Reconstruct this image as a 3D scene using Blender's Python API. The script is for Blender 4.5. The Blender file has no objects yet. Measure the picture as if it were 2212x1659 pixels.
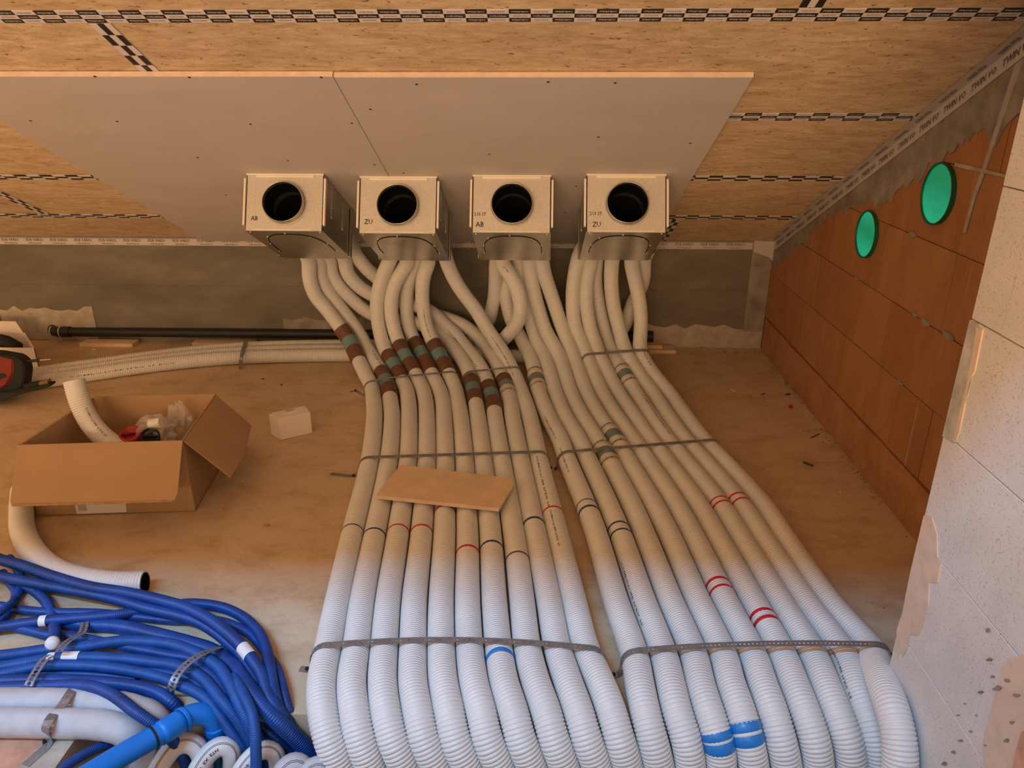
import bpy, bmesh, math, random
import numpy as np
random.seed(7); rng = np.random.default_rng(7)
scene = bpy.context.scene; COL = scene.collection
# ------------------------------------------------------------ camera, world, lights, exposure
FPX = 1640.0; PITCH = math.radians(22.06); YAW = math.radians(1.95)
CAM = np.array([0, 0, 1.43])
FW = np.array([-math.sin(YAW)*math.cos(PITCH), math.cos(YAW)*math.cos(PITCH), -math.sin(PITCH)])
RT = np.array([math.cos(YAW), math.sin(YAW), 0.0]); UP = np.cross(RT, FW)
from mathutils import Matrix, Vector
cd = bpy.data.cameras.new('camera'); co = bpy.data.objects.new('camera', cd); COL.objects.link(co)
cd.sensor_width = 36; cd.lens = FPX/2212*36; cd.clip_start = 0.02
co.matrix_world = Matrix(((RT[0], UP[0], -FW[0], CAM[0]), (RT[1], UP[1], -FW[1], CAM[1]), (RT[2], UP[2], -FW[2], CAM[2]), (0, 0, 0, 1)))
scene.camera = co
scene.view_settings.view_transform = 'Standard'; scene.view_settings.look = 'None'
scene.view_settings.gamma = 1; scene.view_settings.use_curve_mapping = False
scene.view_settings.exposure = 0.27
w = bpy.data.worlds.new('world'); scene.world = w; w.use_nodes = True
w.node_tree.nodes['Background'].inputs[0].default_value = (1.0, 0.62, 0.34, 1)
w.node_tree.nodes['Background'].inputs[1].default_value = 0.98
def area(name, loc, direction, sx, sy, power, color, spread=180):
    l = bpy.data.lights.new(name, 'AREA'); l.shape = 'RECTANGLE'; l.size = sx; l.size_y = sy
    l.energy = power; l.color = color; l.spread = math.radians(spread)
    o = bpy.data.objects.new(name, l); COL.objects.link(o); o.location = loc
    o.rotation_euler = Vector(direction).to_track_quat('-Z', 'Y').to_euler(); return o
# daylight falling through the roof window behind the camera
SD = np.array([0.46, 0.562, -0.81]); SD /= np.linalg.norm(SD)
EDGE = np.array([-1.25, 0.05, 2.57])
LP = EDGE - SD*2.8
area('daylight', LP, (0, SD[1], SD[2]), 3.0, 0.20, 108, (0.20, 0.57, 1.0), 110)
# warm bounce from the rest of the building shell
area('warm_room_light', (-0.9, -6.0, 1.5), (0.08, 1, -0.02), 4.0, 2.0, 370, (1.0, 0.57, 0.28))

TA = math.radians(26); TN = math.tan(TA)
SL = np.array([0, math.cos(TA), -math.sin(TA)]); NR = np.array([0, math.sin(TA), math.cos(TA)])
WY = 4.12; WZ = 0.600; WX = 1.27; AX = 0.837; AY = 1.435; FE = 1.383
# ------------------------------------------------------------ geometry helpers
def ray(x, y): return FW + RT*(x-1106)/FPX + UP*(829.5-y)/FPX
def un(x, y, X=None, Y=None, Z=None):
    d = ray(x, y)
    t = X/d[0] if X is not None else (Y/d[1] if Y is not None else (Z-CAM[2])/d[2])
    return CAM + t*d
def unpl(x, y, n, c):
    d = ray(x, y); return CAM + d*((c-n@CAM)/(n@d))
def pr(P):
    q = np.atleast_2d(P)-CAM; z = q@FW
    return np.stack([1106+FPX*(q@RT)/z, 829.5-FPX*(q@UP)/z], 1)
def CE(x, y, off=0.0): return np.array([x, y, WZ+(WY-y)*TN]) - NR*off

def link(name, me, mat=None, parent=None, smooth=False):
    o = bpy.data.objects.new(name, me); COL.objects.link(o)
    if mat is not None:
        if isinstance(mat, (list, tuple)):
            for m in mat: me.materials.append(m)
        else: me.materials.append(mat)
    if smooth: me.polygons.foreach_set('use_smooth', [True]*len(me.polygons))
    if parent is not None: o.parent = parent
    return o
def tag(o, label=None, cat=None, group=None, kind=None):
    if label: o['label'] = label
    if cat: o['category'] = cat
    if group: o['group'] = group
    if kind: o['kind'] = kind
    return o
def thing(name, label, cat, group=None, loc=(0, 0, 0)):
    o = bpy.data.objects.new(name, None); COL.objects.link(o); o.location = loc; o.empty_display_size = .05
    return tag(o, label, cat, group)
class MB:
    """collects polygons, then builds one mesh object"""
    def __init__(s): s.v = []; s.f = []; s.m = []
    def add(s, vs, fs, mi=0):
        b = len(s.v); s.v += [tuple(float(c) for c in v) for v in vs]
        s.f += [tuple(b+i for i in f) for f in fs]; s.m += [mi]*len(fs); return s
    def box(s, lo, hi, mi=0):
        x0, y0, z0 = lo; x1, y1, z1 = hi
        return s.hexa([(x0, y0, z0), (x1, y0, z0), (x1, y1, z0), (x0, y1, z0), (x0, y0, z1), (x1, y0, z1), (x1, y1, z1), (x0, y1, z1)], mi)
    def hexa(s, p, mi=0):
        return s.add(p, [(0, 3, 2, 1), (4, 5, 6, 7), (0, 1, 5, 4), (1, 2, 6, 5), (2, 3, 7, 6), (3, 0, 4, 7)], mi)
    def obox(s, c, ax, ay, az, mi=0):
        c = np.array(c); ax = np.array(ax)/2; ay = np.array(ay)/2; az = np.array(az)/2
        return s.hexa([c-ax-ay-az, c+ax-ay-az, c+ax+ay-az, c-ax+ay-az, c-ax-ay+az, c+ax-ay+az, c+ax+ay+az, c-ax+ay+az], mi)
    def prism(s, poly, d, mi=0):
        """poly: 3D points, extruded by vector d"""
        n = len(poly); a = [np.array(p, float) for p in poly]; b = [p+np.array(d) for p in a]
        return s.add(a+b, [tuple(range(n))[::-1], tuple(range(n, 2*n))]+[(i, (i+1) % n, n+(i+1) % n, n+i) for i in range(n)], mi)
    def tube(s, pts, r, n=10, mi=0, caps=True):
        pts = np.array(pts, float); T, N, B = frames(pts)
        r = np.broadcast_to(np.array(r, float), (len(pts),))
        a = np.arange(n)*2*math.pi/n
        V = pts[:, None]+r[:, None, None]*(np.cos(a)[None, :, None]*N[:, None]+np.sin(a)[None, :, None]*B[:, None])
        m = len(pts)
        F = [(i*n+j, i*n+(j+1) % n, (i+1)*n+(j+1) % n, (i+1)*n+j) for i in range(m-1) for j in range(n)]
        if caps: F += [tuple(range(n))[::-1], tuple((m-1)*n+j for j in range(n))]
        return s.add(V.reshape(-1, 3), F, mi)
    def build(s, name, mat=None, parent=None, smooth=False, bevel=0, loc=None):
        me = bpy.data.meshes.new(name); me.from_pydata(s.v, [], s.f); me.update()
        o = link(name, me, mat, parent, smooth)
        if any(s.m): me.polygons.foreach_set('material_index', s.m)
        bm = bmesh.new(); bm.from_mesh(me); bmesh.ops.recalc_face_normals(bm, faces=bm.faces)
        if bevel: bmesh.ops.bevel(bm, geom=list(bm.edges), offset=bevel, segments=1, affect='EDGES', clamp_overlap=True)
        bm.to_mesh(me); bm.free()
        return o
def frames(P):
    T = np.gradient(P, axis=0); T /= np.linalg.norm(T, axis=1)[:, None]+1e-12
    N = np.zeros_like(P); r = np.array([1.0, 0.2, 0.1]) if abs(T[0][0]) < .8 else np.array([0, 0.3, 1.0])
    n = r-(r@T[0])*T[0]; n /= np.linalg.norm(n); N[0] = n
    for i in range(1, len(P)):
        n = N[i-1]-(N[i-1]@T[i])*T[i]; n /= np.linalg.norm(n); N[i] = n
    return T, N, np.cross(T, N)
def spline(K, step=0.004, sm=5):
    K = np.array(K, float); d = np.r_[0, np.cumsum(np.sqrt(np.linalg.norm(np.diff(K, axis=0), axis=1))+1e-6)]
    out = []
    Kp = np.vstack([2*K[0]-K[1], K, 2*K[-1]-K[-2]]); dp = np.r_[2*d[0]-d[1], d, 2*d[-1]-d[-2]]
    for i in range(1, len(K)):
        p0, p1, p2, p3 = Kp[i-1:i+3]; t0, t1, t2, t3 = dp[i-1:i+3]
        for t in np.linspace(t1, t2, 24, endpoint=(i == len(K)-1)):
            A1 = (t1-t)/(t1-t0)*p0+(t-t0)/(t1-t0)*p1; A2 = (t2-t)/(t2-t1)*p1+(t-t1)/(t2-t1)*p2; A3 = (t3-t)/(t3-t2)*p2+(t-t2)/(t3-t2)*p3
            B1 = (t2-t)/(t2-t0)*A1+(t-t0)/(t2-t0)*A2; B2 = (t3-t)/(t3-t1)*A2+(t-t1)/(t3-t1)*A3
            out.append((t2-t)/(t2-t1)*B1+(t-t1)/(t2-t1)*B2)
    P = resample(np.array(out), 0.006)
    for _ in range(sm*6):
        Q = P.copy(); Q[1:-1] = (P[:-2]+2*P[1:-1]+P[2:])/4; P = Q
    return P
def resample(P, step=None, s=None):
    L = np.r_[0, np.cumsum(np.linalg.norm(np.diff(P, axis=0), axis=1))]
    if s is None: s = np.linspace(0, L[-1], max(2, int(L[-1]/step)+1))
    return np.stack([np.interp(s, L, P[:, k]) for k in range(3)], 1)
def length(P): return float(np.linalg.norm(np.diff(P, axis=0), axis=1).sum())
def fast_tube(name, P, r, n, mat, parent=None, uvless=True, closed=False):
    T, N, B = frames(P); a = np.arange(n)*2*math.pi/n
    V = (P[:, None]+r[:, None, None]*(np.cos(a)[None, :, None]*N[:, None]+np.sin(a)[None, :, None]*B[:, None])).reshape(-1, 3)
    m = len(P); i = np.arange(m-1)[:, None]*n; j = np.arange(n)[None]; jn = (j+1) % n
    F = np.stack([i+j, i+n+j, i+n+jn, i+jn], -1).reshape(-1, 4)[:, ::-1]
    me = bpy.data.meshes.new(name); me.vertices.add(len(V)); me.vertices.foreach_set('co', V.astype(np.float32).ravel())
    me.loops.add(F.size); me.loops.foreach_set('vertex_index', F.astype(np.int32).ravel())
    me.polygons.add(len(F)); me.polygons.foreach_set('loop_start', np.arange(0, F.size, 4, dtype=np.int32))
    me.polygons.foreach_set('loop_total', np.full(len(F), 4, dtype=np.int32))
    me.polygons.foreach_set('use_smooth', np.ones(len(F), dtype=bool)); me.update(calc_edges=True)
    return link(name, me, mat, parent)
def ribbed(P, r, pitch, depth, ph=(0.0, .16, .5, .84), lv=(1.0, .12, 0.0, .12)):
    L = length(P); k = int(L/pitch); s = (np.arange(k)[:, None]+np.array(ph)[None]).ravel()*pitch
    rr = np.tile(r-depth*np.array(lv), k)
    return resample(P, s=s), rr
def near_s(P, px, py):
    q = pr(P); L = np.r_[0, np.cumsum(np.linalg.norm(np.diff(P, axis=0), axis=1))]
    return float(L[np.argmin((q[:, 0]-px)**2+(q[:, 1]-py)**2)])

# ------------------------------------------------------------ materials
def mat(name, col, rough=.6, metal=0, spec=.5):
    m = bpy.data.materials.new(name); m.use_nodes = True; b = m.node_tree.nodes['Principled BSDF']
    b.inputs['Base Color'].default_value = (*col, 1); b.inputs['Roughness'].default_value = rough
    b.inputs['Metallic'].default_value = metal; b.inputs['Specular IOR Level'].default_value = spec
    return m
def N(m, t, **kw):
    n = m.node_tree.nodes.new(t)
    for k, v in kw.items(): setattr(n, k, v)
    return n
def tc(m, scale=(1, 1, 1), rot=(0, 0, 0), loc=(0, 0, 0)):
    c = N(m, 'ShaderNodeTexCoord'); mp = N(m, 'ShaderNodeMapping'); L = m.node_tree.links
    L.new(c.outputs['Object'], mp.inputs[0]); mp.inputs['Scale'].default_value = scale
    mp.inputs['Rotation'].default_value = rot; mp.inputs['Location'].default_value = loc
    return mp.outputs[0]
def noise(m, vec, scale, detail=4, rough=.6):
    n = N(m, 'ShaderNodeTexNoise'); m.node_tree.links.new(vec, n.inputs['Vector'])
    n.inputs['Scale'].default_value = scale; n.inputs['Detail'].default_value = detail; n.inputs['Roughness'].default_value = rough
    return n.outputs['Fac']
def ramp(m, fac, stops):
    n = N(m, 'ShaderNodeValToRGB'); m.node_tree.links.new(fac, n.inputs[0]); e = n.color_ramp.elements
    while len(e) < len(stops): e.new(.5)
    for i, (p, c) in enumerate(stops): e[i].position = p; e[i].color = (*c, 1)
    return n.outputs[0]
def mix(m, a, b, fac, mode='MIX'):
    n = N(m, 'ShaderNodeMix', data_type='RGBA', blend_type=mode); L = m.node_tree.links
    for s, v in ((n.inputs[6], a), (n.inputs[7], b), (n.inputs[0], fac)):
        if isinstance(v, (int, float)): s.default_value = v
        elif isinstance(v, tuple): s.default_value = (*v, 1)
        else: L.new(v, s)
    return n.outputs[2]
def base(m, c): m.node_tree.links.new(c, m.node_tree.nodes['Principled BSDF'].inputs['Base Color'])
def bump(m, h, strength=.3, dist=.002):
    n = N(m, 'ShaderNodeBump'); L = m.node_tree.links; L.new(h, n.inputs['Height'])
    n.inputs['Strength'].default_value = strength; n.inputs['Distance'].default_value = dist
    L.new(n.outputs[0], m.node_tree.nodes['Principled BSDF'].inputs['Normal'])

M = {}
def dusty(key, col, rough, scale=9, amt=.12, metal=0, bmp=0, spec=.5):
    m = mat(key, col, rough, metal, spec); v = tc(m)
    d = tuple(c*(1-amt) for c in col); l = tuple(min(1, c*(1+amt*.6)) for c in col)
    base(m, ramp(m, noise(m, v, scale), [(.3, d), (.7, l)]))
    if bmp: bump(m, noise(m, v, scale*30, 3), .4, bmp)
    M[key] = m; return m
dusty('pvc', (.76, .77, .755), .38, 5, .06)
dusty('blue', (.004, .060, .30), .42, 14, .35)
dusty('bright_blue', (.0, .21, .78), .42, 10, .18)
dusty('smooth_blue', (.005, .085, .36), .5, 30, .25)
dusty('black', (.012, .016, .014), .5, 6, .2)
dusty('black_rubber', (.012, .016, .014), .75, 20, .3)
dusty('foam', (.56, .58, .62), .42, 20, .12, bmp=.004)
dusty('foam_white', (.74, .74, .74), .4, 12, .1, bmp=.002)
dusty('card', (.46, .30, .165), .85, 4, .10)
dusty('card_edge', (.42, .28, .16), .9, 60, .3)
dusty('white_card', (.80, .74, .68), .7, 8, .05)
dusty('tape_white', (.82, .83, .84), .5, 8, .05)
dusty('tape_red', (.58, .02, .03), .35, 8, .15)
dusty('tape_blue', (.03, .075, .17), .4, 8, .15)
dusty('tape_bright', (.02, .22, .62), .3, 8, .1)
dusty('tape_brown', (.17, .080, .042), .55, 40, .3, bmp=.0008)
dusty('tape_clear', (.72, .68, .62), .3, 30, .1, bmp=.0006)
dusty('sleeve', (.17, .30, .33), .5, 20, .15)
dusty('sleeve_grey', (.20, .26, .27), .5, 20, .15)
dusty('strap', (.32, .33, .35), .42, 60, .2, metal=.6)
dusty('wood', (.74, .56, .37), .75, 12, .15)
dusty('red', (.42, .02, .015), .45, 12, .2)
dusty('dark_red', (.22, .03, .02), .5, 12, .2)
dusty('mortar', (.30, .27, .23), .95, 12, .35, bmp=.006)
dusty('mortar_light', (.48, .43, .36), .95, 18, .25, bmp=.006)
dusty('peach', (.72, .58, .47), .95, 26, .12, bmp=.004)
dusty('terracotta', (.62, .34, .22), .9, 16, .3, bmp=.004)
dusty('grey_block', (.52, .52, .50), .9, 25, .3, bmp=.004)
dusty('ink', (.015, .015, .015), .6)
dusty('print_grey', (.13, .12, .115), .7)
dusty('white_ink', (.80, .80, .80), .6)
dusty('brass', (.35, .25, .12), .4, metal=.8)
dusty('steel', (.55, .5, .45), .35, metal=.9)
dusty('inside', (.0025, .0035, .003), .9, spec=.1)  # near-black; shade inside the box spigots is put into this colour
dusty('lip', (.80, .76, .68), .5, 8, .05)
# galvanised sheet
m = mat('galvanised', (.52, .51, .46), .25, .92); v = tc(m)
base(m, ramp(m, noise(m, v, 7, 5), [(.3, (.40, .40, .36)), (.7, (.58, .57, .51))])); bump(m, noise(m, v, 4, 2), .12, .004); M['galv'] = m
m = mat('front_sheet', (.62, .60, .54), .42, .30); v = tc(m)
base(m, ramp(m, noise(m, v, 160, 2), [(.35, (.57, .555, .50)), (.65, (.66, .645, .59))])); M['front'] = m
# oriented strand board
def osb(key, seed, tint=1.0):
    m = mat(key, (.6, .4, .2), .72); L = m.node_tree.links
    def strands(sc, loc, rz):
        vo = N(m, 'ShaderNodeTexVoronoi', feature='F1'); L.new(tc(m, sc, (0, 0, rz), loc), vo.inputs['Vector'])
        vo.inputs['Scale'].default_value = 1; vo.inputs['Randomness'].default_value = 1
        sp = N(m, 'ShaderNodeSeparateColor'); L.new(vo.outputs['Color'], sp.inputs[0]); return sp.outputs[0], vo.outputs['Distance']
    a, da = strands((9, 30, 22), (seed, seed*.7, 0), .18); b, db = strands((11, 26, 30), (seed*1.3, 4, 2), -.42); c, dc = strands((5, 14, 9), (3, seed, 1), .7)
    t = tint
    ca = ramp(m, a, [(0, (.44*t, .31*t, .17*t)), (.25, (.60*t, .46*t, .29*t)), (.6, (.70*t, .56*t, .37*t)), (1, (.80*t, .67*t, .47*t))])
    cb = ramp(m, b, [(0, (.48*t, .35*t, .20*t)), (.5, (.66*t, .52*t, .34*t)), (1, (.76*t, .63*t, .44*t))])
    wv = noise(m, tc(m, (9, 26, 9), (0, 0, .1), (seed*2, 1, 0)), 1, 5, .65)
    k = mix(m, ca, cb, ramp(m, wv, [(.44, (0, 0, 0)), (.54, (1, 1, 1))]))
    fl_ = noise(m, tc(m, (14, 52, 20), (0, 0, .2), (seed, 7, 0)), 1, 6, .75)
    k = mix(m, k, ramp(m, fl_, [(.36, (.50*t, .36*t, .20*t)), (.5, (.66*t, .52*t, .34*t)), (.64, (.82*t, .69*t, .49*t))]), .55)
    nz = noise(m, tc(m, (30, 95, 30), (0, 0, .15), (seed, 0, 0)), 1, 5, .72)
    nz2 = noise(m, tc(m, (34, 60, 30), (0, 0, -.6), (seed+4, 0, 0)), 1, 5, .75)
    sp = ramp(m, nz, [(.0, (.12, .06, .02)), (.34, (.34, .18, .08)), (.385, (1, 1, 1))])
    sp2 = ramp(m, nz2, [(.0, (.15, .07, .03)), (.335, (.42, .25, .12)), (.375, (1, 1, 1))])
    n2 = noise(m, tc(m, (1.2, 3, 2), (0, 0, 0), (seed, 3, 0)), 1, 3)
    k = mix(m, k, sp, 1.0, 'MULTIPLY'); k = mix(m, k, sp2, 1.0, 'MULTIPLY'); k = mix(m, k, ramp(m, n2, [(.3, (.88, .86, .82)), (.7, (1.05, 1.04, 1.02))]), .8, 'MULTIPLY')
    base(m, k); bump(m, a, .25, .001); return m
OSB = [osb('osb_a', 1.7, 1.0), osb('osb_b', 5.1, .95), osb('osb_c', 9.3, 1.03)]
# concrete floor
m = mat('screed', (.45, .42, .37), .85); v = tc(m)
k = ramp(m, noise(m, v, 2.2, 6, .65), [(.3, (.56, .42, .27)), (.5, (.62, .48, .32)), (.72, (.68, .54, .38))])
k = mix(m, k, ramp(m, noise(m, tc(m, (4, 6, 1)), 1.5, 8, .75), [(.36, (.62, .46, .30)), (.52, (1, 1, 1))]), .5, 'MULTIPLY')
k = mix(m, k, ramp(m, noise(m, v, 90, 3), [(.28, (.55, .5, .45)), (.36, (1, 1, 1))]), .6, 'MULTIPLY')
base(m, k); bump(m, noise(m, v, 60, 6, .7), .35, .004); M['floor'] = m
m = mat('wall_concrete', (.25, .22, .17), .9); v = tc(m)
k = ramp(m, noise(m, tc(m, (1.5, 1, 4)), 1.6, 6, .6), [(.3, (.125, .115, .085)), (.55, (.18, .165, .128)), (.75, (.24, .22, .178))])
base(m, k); bump(m, noise(m, v, 45, 5), .3, .003); M['concrete'] = m
# plasterboard
m = mat('gypsum', (.50, .475, .455), .85); v = tc(m)
base(m, ramp(m, noise(m, tc(m, (1, 2.2, 1)), 2.5, 4), [(.3, (.55, .525, .50)), (.7, (.60, .575, .555))])); M['gypsum'] = m
# clay blocks, grooved vertically
def clay(key, col):
    m = mat(key, col, .85); L = m.node_tree.links
    wv = N(m, 'ShaderNodeTexWave', wave_type='BANDS', bands_direction='Y'); L.new(tc(m), wv.inputs['Vector']); wv.inputs['Scale'].default_value = 18
    wv.inputs['Distortion'].default_value = .6; wv.inputs['Detail'].default_value = 1
    k = ramp(m, noise(m, tc(m, (1, 3, 1)), 3, 5), [(.3, tuple(c*.85 for c in col)), (.7, tuple(c*1.08 for c in col))])
    dr = noise(m, tc(m, (1, 60, 1.6)), 1, 3, .5)
    k = mix(m, k, (.62, .42, .26), ramp(m, dr, [(.66, (0, 0, 0)), (.76, (.45, .45, .45))]))
    base(m, k); bump(m, wv.outputs['Fac'], .35, .002); return m
CLAY = [clay('clay_a', (.40, .18, .068)), clay('clay_b', (.375, .165, .06)), clay('clay_c', (.42, .195, .075))]
m = mat('base_render', (.40, .16, .06), .95); v = tc(m)
base(m, ramp(m, noise(m, v, 9, 7, .7), [(.3, (.32, .15, .06)), (.55, (.44, .21, .09)), (.72, (.40, .29, .18))])); bump(m, noise(m, v, 40, 5), .5, .006); M['base_render'] = m
# aerated concrete
m = mat('aerated', (.66, .66, .66), .9); v = tc(m)
k = ramp(m, noise(m, v, 6, 4), [(.3, (.60, .60, .60)), (.7, (.70, .70, .70))])
vo = N(m, 'ShaderNodeTexVoronoi'); m.node_tree.links.new(tc(m, (1, 1, 1)), vo.inputs['Vector']); vo.inputs['Scale'].default_value = 190
pit = ramp(m, noise(m, v, 230, 2), [(.30, (0, 0, 0)), (.40, (1, 1, 1))])
k = mix(m, k, pit, .35, 'MULTIPLY'); base(m, k); bump(m, pit, .4, .0015); M['aac'] = m
# green covers, daylight from behind imitated by an emission gradient
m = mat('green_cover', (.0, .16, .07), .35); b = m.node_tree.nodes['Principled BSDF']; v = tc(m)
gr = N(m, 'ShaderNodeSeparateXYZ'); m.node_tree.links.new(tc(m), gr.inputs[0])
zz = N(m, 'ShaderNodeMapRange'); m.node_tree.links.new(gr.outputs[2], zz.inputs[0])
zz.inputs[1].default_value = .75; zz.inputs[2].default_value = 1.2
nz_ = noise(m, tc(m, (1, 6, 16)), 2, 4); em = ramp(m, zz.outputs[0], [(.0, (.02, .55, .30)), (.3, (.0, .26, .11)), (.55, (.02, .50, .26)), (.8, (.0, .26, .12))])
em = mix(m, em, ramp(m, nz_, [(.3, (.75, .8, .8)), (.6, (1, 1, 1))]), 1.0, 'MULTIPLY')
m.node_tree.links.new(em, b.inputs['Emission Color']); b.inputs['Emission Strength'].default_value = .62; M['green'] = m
m = mat('green_rim', (.01, .10, .04), .4); M['green_rim'] = m
m = mat('film', (.85, .85, .85), .12); b = m.node_tree.nodes['Principled BSDF']; b.inputs['Alpha'].default_value = .22; M['film'] = m
# checkered seam tape (uv: metres along, 0..3 across)
def checker(key, a, b_, cell):
    m = mat(key, a, .45); L = m.node_tree.links
    uv = N(m, 'ShaderNodeTexCoord'); s = N(m, 'ShaderNodeSeparateXYZ'); L.new(uv.outputs['UV'], s.inputs[0])
    def mth(op, x, y=None):
        n = N(m, 'ShaderNodeMath', operation=op)
        for i, q in enumerate((x, y)):
            if q is None: continue
            if isinstance(q, (int, float)): n.inputs[i].default_value = q
            else: L.new(q, n.inputs[i])
        return n.outputs[0]
    u = mth('FLOOR', mth('DIVIDE', s.outputs[0], cell)); r = mth('FLOOR', s.outputs[1])
    par = mth('MODULO', mth('ADD', mth('ADD', u, r), 1000), 2)
    base(m, mix(m, a, b_, par)); return m
M['checker'] = checker('seam_tape_print', (.015, .02, .02), (.74, .72, .74), .055)
m = mat('foil_tape', (.52, .48, .45), .45); M['edge_tape'] = m

# ------------------------------------------------------------ lettering
_tx = {}
def glyphs(text, size=1.0):
    if text not in _tx:
        c = bpy.data.curves.new('t', 'FONT'); c.body = text; c.align_x = 'CENTER'; c.align_y = 'CENTER'; c.size = 1; c.resolution_u = 1; c.offset = .012
        o = bpy.data.objects.new('t', c); COL.objects.link(o)
        me = bpy.data.meshes.new_from_object(o.evaluated_get(bpy.context.evaluated_depsgraph_get()))
        V = np.array([v.co[:2] for v in me.vertices]) if len(me.vertices) else np.zeros((0, 2))
        F = [tuple(p.vertices) for p in me.polygons]
        bpy.data.objects.remove(o); bpy.data.curves.remove(c); bpy.data.meshes.remove(me)
        wd = V[:, 0].max()-V[:, 0].min(); _tx[text] = (V, F, wd)
    V, F, wd = _tx[text]; return V*size, F, wd*size
def flat_text(mb, text, size, P, ux, uy, sx=1.0, mi=0):
    V, F, wd = glyphs(text, size)
    mb.add([np.array(P)+v[0]*sx*np.array(ux)+v[1]*np.array(uy) for v in V], F, mi)
def pipe_text(mb, path, s0, s1, r, text, size, ang=0.0, ring=False, flip=1):
    """lettering printed on a pipe: along it (s0..s1) or round it (ring) at s0"""
    V, F, wd = glyphs(text, size); L = np.r_[0, np.cumsum(np.linalg.norm(np.diff(path, axis=0), axis=1))]
    G = np.gradient(path, axis=0); out = []
    for v in V:
        if ring: s = s0+v[1]*flip; a = ang-v[0]/r*flip
        else: s = (s0+s1)/2+v[0]*((s1-s0)/wd); a = ang+v[1]/r*flip
        P = np.array([np.interp(s, L, path[:, k]) for k in range(3)]); T = np.array([np.interp(s, L, G[:, k]) for k in range(3)]); T /= np.linalg.norm(T)
        h = CAM-P; h -= (h@T)*T; h /= np.linalg.norm(h); b = np.cross(T, h)
        out.append(P+r*(math.cos(a)*h+math.sin(a)*b))
    mb.add(out, F)

# ------------------------------------------------------------ the shell
def strip(name, pts, wvec, mat_, parent, thick=.0012, nrm=None, v_rows=3.0, vofs=0.0):
    """flat tape along pts (two points) with width vector; uv in metres"""
    a, b = np.array(pts[0], float), np.array(pts[1], float); L = np.linalg.norm(b-a); wv = np.array(wvec)
    nrm = np.array(nrm)*thick
    me = bpy.data.meshes.new(name)
    vs = [a-wv/2+nrm, b-wv/2+nrm, b+wv/2+nrm, a+wv/2+nrm, a-wv/2, b-wv/2, b+wv/2, a+wv/2]
    fs = [(0, 1, 2, 3), (0, 4, 5, 1), (1, 5, 6, 2), (2, 6, 7, 3), (3, 7, 4, 0)]
    me.from_pydata([tuple(x) for x in vs], [], fs); me.update()
    uv = me.uv_layers.new(name='UVMap'); t = {0: (0, 0), 1: (L, 0), 2: (L, 1), 3: (0, 1), 4: (0, 0), 5: (L, 0), 6: (L, 1), 7: (0, 1)}
    for lp in me.loops:
        u_, v_ = t[lp.vertex_index]; uv.data[lp.index].uv = (u_, v_*v_rows+vofs)
    o = link(name, me, mat_, parent); return o

# floor with the shaft opening left out
fl = MB(); fl.box((-4.6, FE, -.22), (1.6, WY+.2, 0)); fl.box((-4.6, -3.0, -.22), (-1.06, FE, 0))
fl.box((-1.06, -3.0, -.22), (1.6, -.35, 0))
floor = fl.build('floor', M['floor']); tag(floor, kind='structure')
e = MB(); e.box((-1.9, 0.5, -.2), (-1.06, 1.30, .003)); o = e.build('clay_slab', M['terracotta'], floor)
e = MB()
poly = [(-1.16, 1.32), (-1.125, 1.27), (-1.14, 1.2), (-1.115, 1.14), (-1.13, .9), (-1.058, .9), (-1.058, 1.32)]
e.prism([(x, y, -.19) for x, y in poly], (0, 0, .1945)); e.build('mortar_joint', M['mortar_light'], floor)
e = MB(); yl = 1.93
xs = np.linspace(-1.0, -.62, 14)
e.prism([(x, yl+.006*math.sin(i*2.1)+.004, .0) for i, x in enumerate(xs)]+[(x, yl-.006-.003*math.sin(i*1.3), .0) for i, x in reversed(list(enumerate(xs)))], (0, 0, .003)); e.build('screed_ridge', M['floor'], floor)
e = MB(); e.box((-1.06, FE, -1.5), (AX, FE+.1, -.221)); o = e.build('wall_shaft', M['grey_block']); tag(o, kind='structure')
e = MB(); e.box((-1.16, -.35, -1.5), (-1.065, FE, -.2)); e.box((-1.06, -.45, -1.5), (AX, -.35, -.2)); e.box((-1.16, -.45, -1.55), (AX, FE+.1, -1.5)); o = e.build('wall_shaft_side', M['grey_block']); tag(o, kind='structure')
wb = MB(); wb.box((-4.6, WY, -.2), (1.6, WY+.25, WZ+.2)); wall_back = wb.build('wall_back', M['concrete']); tag(wall_back, kind='structure')
def ragged(x0, x1, z0, z1, n, amp, seed):
    r = random.Random(seed); xs = [x0+(x1-x0)*i/n for i in range(n+1)]
    return [(x, z0+r.uniform(-amp, amp)*.4) for x in xs]+[(x, z1+r.uniform(-amp, amp)) for x in reversed(xs)]
for x0, x1, z0, z1, k in ((.62, 1.27, .0, .125, 'mortar_light'), (-3.1, -2.55, .0, .19, 'mortar_light'), (-1.45, -.9, .07, .15, 'mortar'), (1.16, 1.27, .1, .6, 'mortar')):
    e = MB(); e.prism([(x, WY-.0, z) for x, z in ragged(x0, x1, z0, z1, 12, .018, x0)], (0, -.004-.0017*len(wall_back.children), 0)); e.build('mortar_patch', M[k], wall_back)
e = MB(); e.box((-4.5, WY-.004, .325), (1.27, WY, .335)); e.build('pour_line', M['concrete'], wall_back)

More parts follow.
